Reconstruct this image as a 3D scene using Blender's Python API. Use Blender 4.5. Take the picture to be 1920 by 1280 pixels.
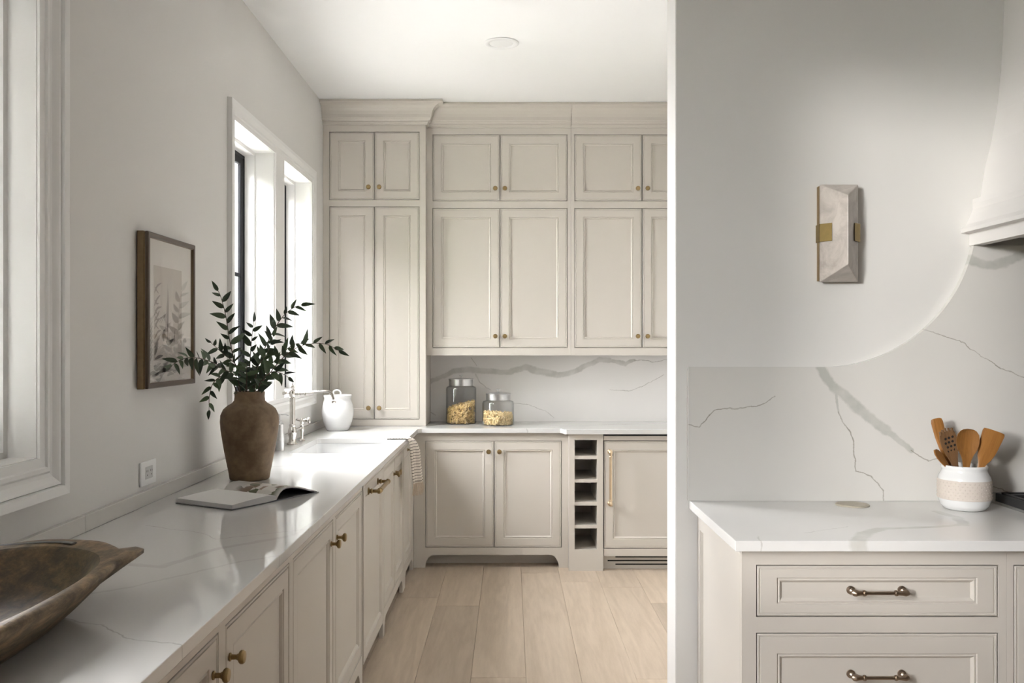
import bpy, bmesh, math, random
from mathutils import Vector, Matrix, noise

for o in list(bpy.data.objects):
    bpy.data.objects.remove(o)
scene = bpy.context.scene
COL = scene.collection
PI = math.pi

# ------------------------------------------------------------------ camera
cam_data = bpy.data.cameras.new('camera')
cam_data.sensor_width = 36.0
cam_data.lens = 36.0 * 1700 / 1920
cam_data.shift_x = 3 / 1920
cam_data.shift_y = 5 / 1920
cam_data.clip_start = 0.05
cam = bpy.data.objects.new('camera', cam_data)
cam.location = (0, 0, 1.464)
cam.rotation_euler = (PI / 2, 0, 0)
COL.objects.link(cam)
scene.camera = cam

# ------------------------------------------------------------------ sky, daylight, exposure
world = bpy.data.worlds.new('sky')
scene.world = world
world.use_nodes = True
wbg = world.node_tree.nodes['Background']
wbg.inputs['Color'].default_value = (0.966, 0.972, 1.0, 1)
wbg.inputs['Strength'].default_value = 33.0
scene.view_settings.view_transform = 'Standard'
scene.view_settings.look = 'None'
scene.view_settings.gamma = 1.0
scene.view_settings.use_curve_mapping = False
scene.view_settings.exposure = 0.68

# low hazy sun, reaching the cooker wall through the window beside the camera
sun_d = bpy.data.lights.new('hazy_sun', 'SUN')
sun_d.energy = 1.45
sun_d.angle = math.radians(5.0)
sun_d.color = (1.0, 0.97, 0.93)
sun = bpy.data.objects.new('hazy_sun', sun_d)
sun.rotation_euler = Vector((0.66, 0.73, -0.115)).to_track_quat('-Z', 'Y').to_euler()
sun.location = (-6, -6, 4)
COL.objects.link(sun)

# plan of the place (metres; camera stands at the origin looking along +Y)
XW = -1.26          # inner face of left wall
YB = 6.47           # inner face of back wall
YP = 3.205          # face of the partition wall with the cooker
HC = 3.08           # ceiling height
ZT = 0.914          # worktop height
XR = 4.2            # kitchen right wall
YR = -3.6           # kitchen rear wall
XPR = 1.45          # pantry right wall
# openings of the left wall: (y0, y1, z0, z1)
WIN = [(4.11, 4.824, 1.165, 2.485), (5.016, 5.712, 1.165, 2.485),
       (1.55, 2.412, 1.156, 2.485), (-0.50, 0.62, 1.10, 2.90)]


def portal(name, loc, rot, sx, sy):
    l = bpy.data.lights.new(name, 'AREA')
    l.shape = 'RECTANGLE'
    l.size = sx
    l.size_y = sy
    l.energy = 1.0
    l.cycles.is_portal = True
    o = bpy.data.objects.new(name, l)
    o.location = loc
    o.rotation_euler = rot
    COL.objects.link(o)


for i, (y0, y1, z0, z1) in enumerate(WIN):
    portal('window_daylight', (XW - 0.215, (y0 + y1) / 2, (z0 + z1) / 2), (PI / 2, 0, -PI / 2), y1 - y0, z1 - z0)

# ------------------------------------------------------------------ materials
def new_mat(name):
    m = bpy.data.materials.new(name)
    m.use_nodes = True
    nt = m.node_tree
    return m, nt, nt.nodes['Principled BSDF']


def N(nt, typ, **kw):
    n = nt.nodes.new(typ)
    for k, v in kw.items():
        if k == 'inp':
            for kk, vv in v.items():
                n.inputs[kk].default_value = vv
        else:
            setattr(n, k, v)
    return n


def L(nt, a, ao, b, bi):
    nt.links.new(a.outputs[ao], b.inputs[bi])


def rgba(c):
    return (c[0], c[1], c[2], 1)


def paint(name, col, rough=0.5, bump=0.02, bscale=180, spec=0.5, var=0.02, vscale=2.5):
    m, nt, b = new_mat(name)
    geo = N(nt, 'ShaderNodeNewGeometry')
    no = N(nt, 'ShaderNodeTexNoise', inp={'Scale': vscale, 'Detail': 3.0})
    L(nt, geo, 'Position', no, 'Vector')
    mx = N(nt, 'ShaderNodeMix', data_type='RGBA')
    mx.inputs[6].default_value = rgba([c * (1 - var) for c in col])
    mx.inputs[7].default_value = rgba([min(1, c * (1 + var)) for c in col])
    L(nt, no, 'Fac', mx, 0)
    nt.links.new(mx.outputs[2], b.inputs['Base Color'])
    b.inputs['Roughness'].default_value = rough
    b.inputs['Specular IOR Level'].default_value = spec
    if bump:
        n2 = N(nt, 'ShaderNodeTexNoise', inp={'Scale': bscale, 'Detail': 2.0})
        L(nt, geo, 'Position', n2, 'Vector')
        bp = N(nt, 'ShaderNodeBump', inp={'Strength': bump, 'Distance': 0.002})
        L(nt, n2, 'Fac', bp, 'Height')
        L(nt, bp, 'Normal', b, 'Normal')
    return m


def metal(name, col, rough=0.3, var=0.25):
    m, nt, b = new_mat(name)
    geo = N(nt, 'ShaderNodeNewGeometry')
    no = N(nt, 'ShaderNodeTexNoise', inp={'Scale': 60.0, 'Detail': 4.0})
    L(nt, geo, 'Position', no, 'Vector')
    mx = N(nt, 'ShaderNodeMix', data_type='RGBA')
    mx.inputs[6].default_value = rgba([c * (1 - var) for c in col])
    mx.inputs[7].default_value = rgba(col)
    L(nt, no, 'Fac', mx, 0)
    nt.links.new(mx.outputs[2], b.inputs['Base Color'])
    b.inputs['Metallic'].default_value = 1.0
    b.inputs['Roughness'].default_value = rough
    return m


def thin_glass(name, tint=(1, 1, 1), refl=0.06, edge=None):
    m, nt, b = new_mat(name)
    nt.nodes.remove(b)
    out = nt.nodes['Material Output']
    tr = N(nt, 'ShaderNodeBsdfTransparent')
    tr.inputs['Color'].default_value = rgba(tint)
    gl = N(nt, 'ShaderNodeBsdfGlossy', inp={'Roughness': 0.02})
    lw = N(nt, 'ShaderNodeLayerWeight', inp={'Blend': 0.5})
    if edge:
        mc = N(nt, 'ShaderNodeMix', data_type='RGBA')
        mc.inputs[6].default_value = rgba(tint)
        mc.inputs[7].default_value = rgba(edge)
        pw = N(nt, 'ShaderNodeMath', operation='POWER')
        L(nt, lw, 'Facing', pw, 0)
        pw.inputs[1].default_value = 4.0
        L(nt, pw, 0, mc, 0)
        nt.links.new(mc.outputs[2], tr.inputs['Color'])
    p5 = N(nt, 'ShaderNodeMath', operation='POWER')
    L(nt, lw, 'Facing', p5, 0)
    p5.inputs[1].default_value = 5.0
    mr = N(nt, 'ShaderNodeMath', operation='MULTIPLY_ADD')
    L(nt, p5, 0, mr, 0)
    mr.inputs[1].default_value = 0.8
    mr.inputs[2].default_value = refl
    mr.use_clamp = True
    ms = N(nt, 'ShaderNodeMixShader')
    L(nt, mr, 0, ms, 0)
    L(nt, tr, 0, ms, 1)
    L(nt, gl, 0, ms, 2)
    L(nt, ms, 0, out, 'Surface')
    return m


def quartz(name, base, veins, plane, rough=0.12, vein_col=(0.42, 0.42, 0.39), line_col=(0.30, 0.29, 0.26), clouds=True):
    """polished white quartz; veins = list of polylines [(a, b, width), ...] in the slab plane (metres)"""
    m, nt, b = new_mat(name)
    geo = N(nt, 'ShaderNodeNewGeometry')
    flat = N(nt, 'ShaderNodeVectorMath', operation='MULTIPLY')
    L(nt, geo, 'Position', flat, 0)
    flat.inputs[1].default_value = {'xz': (1, 0, 1), 'xy': (1, 1, 0)}[plane]
    # wobble
    n1 = N(nt, 'ShaderNodeTexNoise', inp={'Scale': 9.0, 'Detail': 5.0, 'Roughness': 0.6})
    L(nt, geo, 'Position', n1, 'Vector')
    s1 = N(nt, 'ShaderNodeVectorMath', operation='SUBTRACT')
    L(nt, n1, 'Color', s1, 0)
    s1.inputs[1].default_value = (0.5, 0.5, 0.5)
    s2 = N(nt, 'ShaderNodeVectorMath', operation='MULTIPLY')
    L(nt, s1, 0, s2, 0)
    k = 0.045
    s2.inputs[1].default_value = {'xz': (k, 0, k), 'xy': (k, k, 0)}[plane]
    ad = N(nt, 'ShaderNodeVectorMath', operation='ADD')
    L(nt, flat, 0, ad, 0)
    L(nt, s2, 0, ad, 1)
    band = line = None

    def vmax(cur, node):
        if cur is None:
            return node
        mm = N(nt, 'ShaderNodeMath', operation='MAXIMUM')
        L(nt, cur, 0, mm, 0)
        L(nt, node, 0, mm, 1)
        return mm

    for poly in veins:
        for p, q in zip(poly[:-1], poly[1:]):
            pv = Vector((p[0], 0, p[1])) if plane == 'xz' else Vector((p[0], p[1], 0))
            qv = Vector((q[0], 0, q[1])) if plane == 'xz' else Vector((q[0], q[1], 0))
            ba = qv - pv
            w = (p[2] + q[2]) / 2
            pa = N(nt, 'ShaderNodeVectorMath', operation='SUBTRACT')
            L(nt, ad, 0, pa, 0)
            pa.inputs[1].default_value = pv
            dt = N(nt, 'ShaderNodeVectorMath', operation='DOT_PRODUCT')
            L(nt, pa, 0, dt, 0)
            dt.inputs[1].default_value = ba / max(1e-6, ba.length_squared)
            cl = N(nt, 'ShaderNodeClamp')
            L(nt, dt, 'Value', cl, 'Value')
            sc = N(nt, 'ShaderNodeVectorMath', operation='SCALE')
            sc.inputs[0].default_value = ba
            nt.links.new(cl.outputs[0], sc.inputs['Scale'])
            sb = N(nt, 'ShaderNodeVectorMath', operation='DISTANCE')
            L(nt, pa, 0, sb, 0)
            L(nt, sc, 0, sb, 1)
            if w > 0.006:
                mr = N(nt, 'ShaderNodeMapRange', inp={1: w * 0.5, 2: w * 0.8, 3: 1.0, 4: 0.0})
                nt.links.new(sb.outputs['Value'], mr.inputs[0])
                band = vmax(band, mr)
            else:
                mr = N(nt, 'ShaderNodeMapRange', inp={1: w * 0.2, 2: w * 0.75, 3: 1.0, 4: 0.0})
                nt.links.new(sb.outputs['Value'], mr.inputs[0])
                line = vmax(line, mr)
    # soft clouds
    nc = N(nt, 'ShaderNodeTexNoise', inp={'Scale': 2.2, 'Detail': 4.0})
    L(nt, geo, 'Position', nc, 'Vector')
    mx = N(nt, 'ShaderNodeMix', data_type='RGBA')
    mx.inputs[6].default_value = rgba([c * 0.96 for c in base])
    mx.inputs[7].default_value = rgba([min(1, c * 1.03) for c in base])
    L(nt, nc, 'Fac', mx, 0)
    cur = mx
    nv = N(nt, 'ShaderNodeTexNoise', inp={'Scale': 14.0, 'Detail': 3.0})
    L(nt, geo, 'Position', nv, 'Vector')
    for src, colr, amt in ((band, vein_col, 0.85), (line, line_col, 0.9)):
        if src is None:
            continue
        ml = N(nt, 'ShaderNodeMath', operation='MULTIPLY')
        L(nt, src, 0, ml, 0)
        mr = N(nt, 'ShaderNodeMapRange', inp={1: 0.3, 2: 0.65, 3: amt * 0.45, 4: amt})
        L(nt, nv, 'Fac', mr, 0)
        L(nt, mr, 0, ml, 1)
        m2 = N(nt, 'ShaderNodeMix', data_type='RGBA')
        L(nt, ml, 0, m2, 0)
        nt.links.new(cur.outputs[2], m2.inputs[6])
        m2.inputs[7].default_value = rgba(colr)
        cur = m2
    nt.links.new(cur.outputs[2], b.inputs['Base Color'])
    b.inputs['Roughness'].default_value = rough
    return m


def wood(name, dark, light, axis=1, scale=1.0, rough=0.5, ring=6.0, rand=True, spec=0.4, tone=0.12):
    m, nt, b = new_mat(name)
    tc = N(nt, 'ShaderNodeTexCoord')
    oi = N(nt, 'ShaderNodeObjectInfo')
    mp = N(nt, 'ShaderNodeVectorMath', operation='MULTIPLY')
    L(nt, tc, 'Object', mp, 0)
    s = [9.0 * scale] * 3
    s[axis] = 0.9 * scale
    mp.inputs[1].default_value = s
    off = N(nt, 'ShaderNodeVectorMath', operation='ADD')
    L(nt, mp, 0, off, 0)
    if rand:
        sc = N(nt, 'ShaderNodeVectorMath', operation='SCALE')
        sc.inputs[0].default_value = (37.0, 61.0, 23.0)
        nt.links.new(oi.outputs['Random'], sc.inputs['Scale'])
        L(nt, sc, 0, off, 1)
    n1 = N(nt, 'ShaderNodeTexNoise', inp={'Scale': 1.0, 'Detail': 2.0, 'Distortion': 0.6})
    L(nt, off, 0, n1, 'Vector')
    ml = N(nt, 'ShaderNodeMath', operation='MULTIPLY')
    L(nt, n1, 'Fac', ml, 0)
    ml.inputs[1].default_value = ring * 6.28
    sn = N(nt, 'ShaderNodeMath', operation='SINE')
    L(nt, ml, 0, sn, 0)
    n2 = N(nt, 'ShaderNodeTexNoise', inp={'Scale': 6.0, 'Detail': 5.0, 'Roughness': 0.7})
    L(nt, off, 0, n2, 'Vector')
    mr = N(nt, 'ShaderNodeMapRange', inp={1: -1.0, 2: 1.0, 3: 0.25, 4: 0.75})
    L(nt, sn, 0, mr, 0)
    av = N(nt, 'ShaderNodeMix', data_type='FLOAT')
    av.inputs[0].default_value = 0.6
    nt.links.new(mr.outputs[0], av.inputs[2])
    nt.links.new(n2.outputs['Fac'], av.inputs[3])
    mx = N(nt, 'ShaderNodeMix', data_type='RGBA')
    nt.links.new(av.outputs[0], mx.inputs[0])
    mx.inputs[6].default_value = rgba(dark)
    mx.inputs[7].default_value = rgba(light)
    hs = N(nt, 'ShaderNodeHueSaturation')
    vr = N(nt, 'ShaderNodeMapRange', inp={1: 0.0, 2: 1.0, 3: 1 - tone, 4: 1 + tone})
    L(nt, oi, 'Random', vr, 0)
    L(nt, vr, 0, hs, 'Value')
    nt.links.new(mx.outputs[2], hs.inputs['Color'])
    L(nt, hs, 0, b, 'Base Color')
    b.inputs['Roughness'].default_value = rough
    b.inputs['Specular IOR Level'].default_value = spec
    bp = N(nt, 'ShaderNodeBump', inp={'Strength': 0.08, 'Distance': 0.002})
    L(nt, n2, 'Fac', bp, 'Height')
    L(nt, bp, 'Normal', b, 'Normal')
    return m


M = {}
M['wall'] = paint('wall_paint', (0.66, 0.647, 0.62), 0.65, 0.03)
M['ceiling'] = paint('ceiling_paint', (0.83, 0.83, 0.815), 0.8, 0.02)
M['trim'] = paint('trim_paint', (0.76, 0.755, 0.735), 0.35, 0.0)
M['bounce_dark'] = paint('unseen_dark_finish', (0.20, 0.14, 0.10), 0.5, 0.02)  # invented dark finish for unseen walls and island, to cut bounced light
M['island_dark_top'] = paint('island_dark_top', (0.05, 0.05, 0.05), 0.4, 0.0)  # top of the added island, black to cut bounced light
M['cab'] = paint('greige_lacquer', (0.552, 0.514, 0.458), 0.38, 0.01, 300)
M['plaster'] = paint('hood_plaster', (0.78, 0.755, 0.73), 0.85, 0.25, 25, 0.2, 0.05)
M['white'] = paint('white_ceramic', (0.68, 0.68, 0.67), 0.15, 0.0)
M['plastic'] = paint('white_plastic', (0.80, 0.80, 0.79), 0.3, 0.0)
M['black'] = paint('black_metal', (0.018, 0.019, 0.021), 0.6, 0.0, spec=0.12)
M['void'] = paint('dark_slot', (0.012, 0.010, 0.009), 0.9, 0.0)
M['brass'] = metal('aged_brass', (0.36, 0.26, 0.125), 0.38)
M['gold'] = metal('satin_gold', (0.83, 0.66, 0.45), 0.3)
M['bronze'] = metal('champagne_bronze', (0.42, 0.33, 0.25), 0.28)
M['nickel'] = metal('polished_nickel', (0.72, 0.69, 0.65), 0.12)
M['steel'] = metal('brushed_steel', (0.62, 0.62, 0.61), 0.3)
M['strap'] = paint('grey_iron', (0.12, 0.12, 0.12), 0.5, 0.1)
M['clip'] = metal('olive_brass', (0.30, 0.22, 0.09), 0.5)
M['pane'] = thin_glass('window_glass', (1, 1, 1), 0.04)
M['jar_glass'] = thin_glass('jar_glass', (0.985, 0.987, 0.985), 0.035, (0.62, 0.64, 0.63))
M['iron'] = paint('cast_iron', (0.02, 0.02, 0.02), 0.55, 0.1, 200)
M['floor'] = wood('oak_plank', (0.33, 0.26, 0.19), (0.60, 0.50, 0.395), 1, 1.0, 0.45, 4.0, True, 0.35, 0.13)
M['spoon'] = wood('olive_wood', (0.17, 0.068, 0.015), (0.37, 0.17, 0.045), 2, 5.0, 0.35, 5.0, True, 0.5, 0.12)
M['spoon_dark'] = wood('walnut_wood', (0.09, 0.045, 0.02), (0.22, 0.12, 0.055), 2, 5.0, 0.4, 5.0)

# old wood bowl, with wear
def old_wood(name, c0, c1, c2):
    m, nt, b = new_mat(name)
    geo = N(nt, 'ShaderNodeNewGeometry')
    mp = N(nt, 'ShaderNodeVectorMath', operation='MULTIPLY')
    L(nt, geo, 'Position', mp, 0)
    mp.inputs[1].default_value = (30, 6, 40)
    n1 = N(nt, 'ShaderNodeTexNoise', inp={'Scale': 1.0, 'Detail': 6.0, 'Roughness': 0.7, 'Distortion': 0.4})
    L(nt, mp, 0, n1, 'Vector')
    n2 = N(nt, 'ShaderNodeTexNoise', inp={'Scale': 14.0, 'Detail': 6.0, 'Roughness': 0.75})
    L(nt, geo, 'Position', n2, 'Vector')
    r1 = N(nt, 'ShaderNodeValToRGB')
    r1.color_ramp.elements[0].position = 0.3
    r1.color_ramp.elements[0].color = rgba(c0)
    r1.color_ramp.elements[1].position = 0.75
    r1.color_ramp.elements[1].color = rgba(c2)
    e = r1.color_ramp.elements.new(0.5)
    e.color = rgba(c1)
    L(nt, n1, 'Fac', r1, 0)
    r2 = N(nt, 'ShaderNodeMapRange', inp={1: 0.42, 2: 0.62, 3: 0.45, 4: 1.15})
    L(nt, n2, 'Fac', r2, 0)
    mm = N(nt, 'ShaderNodeMix', data_type='RGBA', blend_type='MULTIPLY')
    mm.inputs[0].default_value = 1.0
    nt.links.new(r1.outputs[0], mm.inputs[6])
    nt.links.new(r2.outputs[0], mm.inputs[7])
    nt.links.new(mm.outputs[2], b.inputs['Base Color'])
    b.inputs['Roughness'].default_value = 0.6
    bp = N(nt, 'ShaderNodeBump', inp={'Strength': 0.5, 'Distance': 0.004})
    L(nt, n1, 'Fac', bp, 'Height')
    L(nt, bp, 'Normal', b, 'Normal')
    return m


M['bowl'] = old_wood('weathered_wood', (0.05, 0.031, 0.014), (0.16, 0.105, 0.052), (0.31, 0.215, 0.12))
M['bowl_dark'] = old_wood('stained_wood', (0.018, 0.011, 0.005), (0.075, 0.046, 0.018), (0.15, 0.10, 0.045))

# terracotta-brown vase
m, nt, b = new_mat('aged_clay')
geo = N(nt, 'ShaderNodeNewGeometry')
n1 = N(nt, 'ShaderNodeTexNoise', inp={'Scale': 9.0, 'Detail': 6.0, 'Roughness': 0.65})
L(nt, geo, 'Position', n1, 'Vector')
n2 = N(nt, 'ShaderNodeTexNoise', inp={'Scale': 220.0, 'Detail': 2.0})
L(nt, geo, 'Position', n2, 'Vector')
r1 = N(nt, 'ShaderNodeValToRGB')
r1.color_ramp.elements[0].position = 0.35
r1.color_ramp.elements[0].color = (0.105, 0.062, 0.030, 1)
r1.color_ramp.elements[1].position = 0.65
r1.color_ramp.elements[1].color = (0.235, 0.160, 0.090, 1)
L(nt, n1, 'Fac', r1, 0)
L(nt, r1, 0, b, 'Base Color')
b.inputs['Roughness'].default_value = 0.62
bp = N(nt, 'ShaderNodeBump', inp={'Strength': 0.15, 'Distance': 0.002})
L(nt, n2, 'Fac', bp, 'Height')
L(nt, bp, 'Normal', b, 'Normal')
M['clay'] = m

# alabaster
m, nt, b = new_mat('alabaster')
geo = N(nt, 'ShaderNodeNewGeometry')
n1 = N(nt, 'ShaderNodeTexNoise', inp={'Scale': 14.0, 'Detail': 6.0, 'Roughness': 0.65, 'Distortion': 0.8})
L(nt, geo, 'Position', n1, 'Vector')
r1 = N(nt, 'ShaderNodeValToRGB')
r1.color_ramp.elements[0].position = 0.35
r1.color_ramp.elements[0].color = (0.36, 0.32, 0.285, 1)
r1.color_ramp.elements[1].position = 0.65
r1.color_ramp.elements[1].color = (0.53, 0.485, 0.44, 1)
L(nt, n1, 'Fac', r1, 0)
L(nt, r1, 0, b, 'Base Color')
b.inputs['Roughness'].default_value = 0.35
M['alabaster'] = m

# leaves
m, nt, b = new_mat('leaf_green')
oi = N(nt, 'ShaderNodeObjectInfo')
mx = N(nt, 'ShaderNodeMix', data_type='RGBA')
mx.inputs[6].default_value = (0.020, 0.036, 0.020, 1)
mx.inputs[7].default_value = (0.060, 0.100, 0.042, 1)
L(nt, oi, 'Random', mx, 0)
nt.links.new(mx.outputs[2], b.inputs['Base Color'])
b.inputs['Roughness'].default_value = 0.45
M['leaf'] = m
M['stem'] = paint('stem_brown', (0.07, 0.045, 0.03), 0.7, 0.0)
M['foliage'] = paint('tree_foliage', (0.10, 0.13, 0.07), 0.7, 0.0, var=0.3)
M['bark'] = paint('tree_bark', (0.12, 0.09, 0.07), 0.9, 0.3, 20)
M['ground_grey'] = paint('neutral_ground', (0.42, 0.41, 0.39), 0.9, 0.2, 20, 0.2, 0.2)  # invented grey ground, so bounced light does not tint the ceiling green

# towel: woven cream with dark stripes following the cloth
m, nt, b = new_mat('striped_linen')
uv = N(nt, 'ShaderNodeUVMap')
sx = N(nt, 'ShaderNodeSeparateXYZ')
L(nt, uv, 0, sx, 0)
ml = N(nt, 'ShaderNodeMath', operation='MULTIPLY')
L(nt, sx, 'Y', ml, 0)
ml.inputs[1].default_value = 1 / 0.0165
fr = N(nt, 'ShaderNodeMath', operation='FRACT')
L(nt, ml, 0, fr, 0)
lt = N(nt, 'ShaderNodeMath', operation='LESS_THAN')
L(nt, fr, 0, lt, 0)
lt.inputs[1].default_value = 0.2
n1 = N(nt, 'ShaderNodeTexNoise', inp={'Scale': 400.0, 'Detail': 1.0})
L(nt, uv, 0, n1, 'Vector')
mx = N(nt, 'ShaderNodeMix', data_type='RGBA')
L(nt, lt, 0, mx, 0)
mx.inputs[6].default_value = (0.66, 0.60, 0.52, 1)
mx.inputs[7].default_value = (0.10, 0.085, 0.08, 1)
nt.links.new(mx.outputs[2], b.inputs['Base Color'])
b.inputs['Roughness'].default_value = 0.95
b.inputs['Specular IOR Level'].default_value = 0.1
bp = N(nt, 'ShaderNodeBump', inp={'Strength': 0.4, 'Distance': 0.002})
L(nt, n1, 'Fac', bp, 'Height')
L(nt, bp, 'Normal', b, 'Normal')
M['towel'] = m
M['fringe'] = paint('linen_thread', (0.58, 0.49, 0.39), 0.95, 0.0)
M['pasta'] = paint('pasta', (0.72, 0.49, 0.21), 0.5, 0.0, var=0.45, vscale=90)
M['pasta_b'] = paint('pale_pasta', (0.78, 0.58, 0.31), 0.5, 0.0, var=0.35, vscale=90)
M['paper'] = paint('page_paper', (0.72, 0.71, 0.69), 0.45, 0.0)
M['page_edge'] = paint('page_edges', (0.45, 0.44, 0.43), 0.7, 0.0)
M['cover'] = paint('book_cover', (0.10, 0.10, 0.10), 0.3, 0.0)
M['band'] = paint('bisque_band', (0.54, 0.48, 0.425), 0.8, 0.0)
M['mat_board'] = paint('mat_board', (0.66, 0.63, 0.59), 0.8, 0.0)
M['art_paper'] = paint('art_paper', (0.47, 0.425, 0.38), 0.8, 0.0, var=0.08)
M['ink'] = paint('wash_ink', (0.24, 0.205, 0.185), 0.8, 0.0, var=0.3)
M['ink_dark'] = paint('dark_wash_ink', (0.135, 0.115, 0.105), 0.8, 0.0, var=0.3)
M['ink_pale'] = paint('pale_wash_ink', (0.42, 0.40, 0.37), 0.8, 0.0, var=0.2)
M['frame_side'] = metal('antique_gilt', (0.27, 0.20, 0.12), 0.45)
M['frame_face'] = paint('bronze_frame', (0.075, 0.052, 0.035), 0.4, 0.0)
M['taupe_disc'] = paint('pewter_disc', (0.42, 0.38, 0.30), 0.45, 0.0)

# printed page: soft blocks of a still-life photograph
m, nt, b = new_mat('printed_page')
uv = N(nt, 'ShaderNodeUVMap')
vo = N(nt, 'ShaderNodeTexVoronoi', inp={'Scale': 8.0, 'Randomness': 1.0})
L(nt, uv, 0, vo, 'Vector')
no = N(nt, 'ShaderNodeTexNoise', inp={'Scale': 7.0, 'Detail': 5.0})
L(nt, uv, 0, no, 'Vector')
sp = N(nt, 'ShaderNodeSeparateColor')
L(nt, vo, 'Color', sp, 0)
rr = N(nt, 'ShaderNodeValToRGB')
rr.color_ramp.interpolation = 'CONSTANT'
els = rr.color_ramp.elements
els[0].position = 0.0
els[0].color = (0.62, 0.58, 0.54, 1)
els[1].position = 0.35
els[1].color = (0.09, 0.10, 0.05, 1)
for p, c in ((0.5, (0.30, 0.22, 0.17)), (0.62, (0.60, 0.24, 0.08)), (0.68, (0.20, 0.14, 0.10)), (0.8, (0.55, 0.52, 0.48))):
    e = els.new(p)
    e.color = rgba(c)
L(nt, sp, 0, rr, 0)
sx = N(nt, 'ShaderNodeSeparateXYZ')
L(nt, uv, 0, sx, 0)
msk = N(nt, 'ShaderNodeMapRange', inp={1: 0.30, 2: 0.42, 3: 1.0, 4: 0.0})
ab = N(nt, 'ShaderNodeMath', operation='SUBTRACT')
L(nt, sx, 'X', ab, 0)
ab.inputs[1].default_value = 0.40
ab2 = N(nt, 'ShaderNodeMath', operation='ABSOLUTE')
L(nt, ab, 0, ab2, 0)
L(nt, ab2, 0, msk, 0)
mx = N(nt, 'ShaderNodeMix', data_type='RGBA')
L(nt, msk, 0, mx, 0)
mx.inputs[6].default_value = (0.68, 0.65, 0.62, 1)
L(nt, rr, 0, mx, 7)
nt.links.new(mx.outputs[2], b.inputs['Base Color'])
b.inputs['Roughness'].default_value = 0.3
M['print'] = m


# veins of the slab behind the cooker, in metres (x, z, width)
RIGHT_VEINS = [
    [(1.085, 1.385, 0.022), (1.131, 1.309, 0.026), (1.172, 1.285, 0.026), (1.244, 1.216, 0.028), (1.322, 1.164, 0.024), (1.408, 1.094, 0.010)],
    [(1.408, 1.094, 0.004), (1.468, 1.058, 0.004), (1.521, 1.062, 0.003), (1.574, 1.044, 0.003), (1.607, 1.005, 0.003), (1.66, 0.978, 0.003), (1.80, 0.93, 0.003)],
    [(1.145, 1.285, 0.008), (1.152, 1.229, 0.005), (1.191, 1.162, 0.004), (1.201, 1.096, 0.004), (1.214, 1.017, 0.004), (1.270, 0.997, 0.004), (1.317, 0.950, 0.004), (1.313, 0.915, 0.004)],
    [(0.624, 1.181, 0.003), (0.662, 1.172, 0.003), (0.718, 1.231, 0.004), (0.814, 1.235, 0.004), (0.881, 1.251, 0.003), (0.927, 1.28, 0.003)],
    [(1.455, 1.516, 0.003), (1.577, 1.473, 0.003), (1.670, 1.414, 0.003), (1.716, 1.380, 0.004), (1.80, 1.342, 0.003)],
    [(1.56, 1.80, 0.022), (1.62, 1.752, 0.026), (1.668, 1.742, 0.026), (1.735, 1.748, 0.026), (1.80, 1.78, 0.024), (1.9, 1.84, 0.02)],
]
BACK_VEINS = [
    [(-0.58, 1.194, 0.02), (-0.476, 1.235, 0.028), (-0.398, 1.274, 0.03), (-0.306, 1.281, 0.032), (-0.202, 1.268, 0.03), (-0.02, 1.264, 0.03), (0.111, 1.3, 0.034), (0.215, 1.268, 0.034), (0.332, 1.238, 0.03), (0.411, 1.251, 0.03), (0.502, 1.298, 0.026), (0.58, 1.329, 0.026), (0.632, 1.355, 0.03), (0.71, 1.346, 0.024), (0.815, 1.32, 0.018), (0.88, 1.35, 0.014)],
    [(0.88, 1.35, 0.005), (1.01, 1.34, 0.004), (1.115, 1.353, 0.004)],
    [(-0.28, 1.372, 0.005), (-0.241, 1.307, 0.005)],
    [(-0.248, 1.248, 0.008), (-0.222, 1.196, 0.006), (-0.176, 1.157, 0.005), (-0.137, 1.141, 0.004)],
    [(0.019, 1.04, 0.004), (0.137, 1.033, 0.004), (0.241, 0.994, 0.004), (0.313, 0.935, 0.004)],
    [(0.71, 1.137, 0.004), (0.867, 1.134, 0.004), (0.997, 1.19, 0.004), (1.089, 1.248, 0.004)],
    [(-0.567, 0.981, 0.006), (-0.535, 0.955, 0.006)],
]
TOP_VEINS = [
    [(-1.25, 2.35, 0.004), (-1.02, 2.28, 0.014), (-0.86, 2.24, 0.022), (-0.80, 2.42, 0.020), (-0.62, 2.62, 0.018), (-0.58, 3.0, 0.008)],
    [(-1.10, 2.75, 0.003), (-0.93, 2.66, 0.005), (-0.83, 2.56, 0.004), (-0.60, 2.70, 0.004)],
    [(-0.92, 1.83, 0.005), (-0.80, 1.78, 0.004), (-0.72, 1.70, 0.004), (-0.60, 1.66, 0.004)],
    [(-1.0, 1.95, 0.006), (-0.86, 2.05, 0.008), (-0.72, 2.25, 0.008), (-0.60, 2.36, 0.006)],
    [(-1.24, 4.0, 0.01), (-1.0, 4.1, 0.02), (-0.8, 4.3, 0.015), (-0.6, 4.35, 0.01)],
    [(0.1, 5.9, 0.005), (0.3, 6.1, 0.005), (0.7, 6.2, 0.01), (1.2, 6.35, 0.01)],
]
RTOP_VEINS = [
    [(0.70, 2.53, 0.004), (0.70, 2.60, 0.004)],
    [(0.86, 2.64, 0.003), (0.95, 2.70, 0.003), (1.02, 2.74, 0.003)],
    [(0.975, 2.53, 0.035), (1.03, 2.64, 0.032), (1.10, 2.70, 0.028), (1.25, 2.73, 0.016), (1.38, 2.76, 0.022), (1.42, 2.88, 0.03), (1.40, 2.98, 0.02)],
]
M['quartz_right'] = quartz('quartz_splash', (0.62, 0.605, 0.57), RIGHT_VEINS, 'xz', 0.1, (0.40, 0.40, 0.365), (0.25, 0.23, 0.19))
M['quartz_back'] = quartz('quartz_back', (0.70, 0.68, 0.655), BACK_VEINS, 'xz', 0.12, (0.44, 0.43, 0.40), (0.36, 0.34, 0.31))
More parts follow.
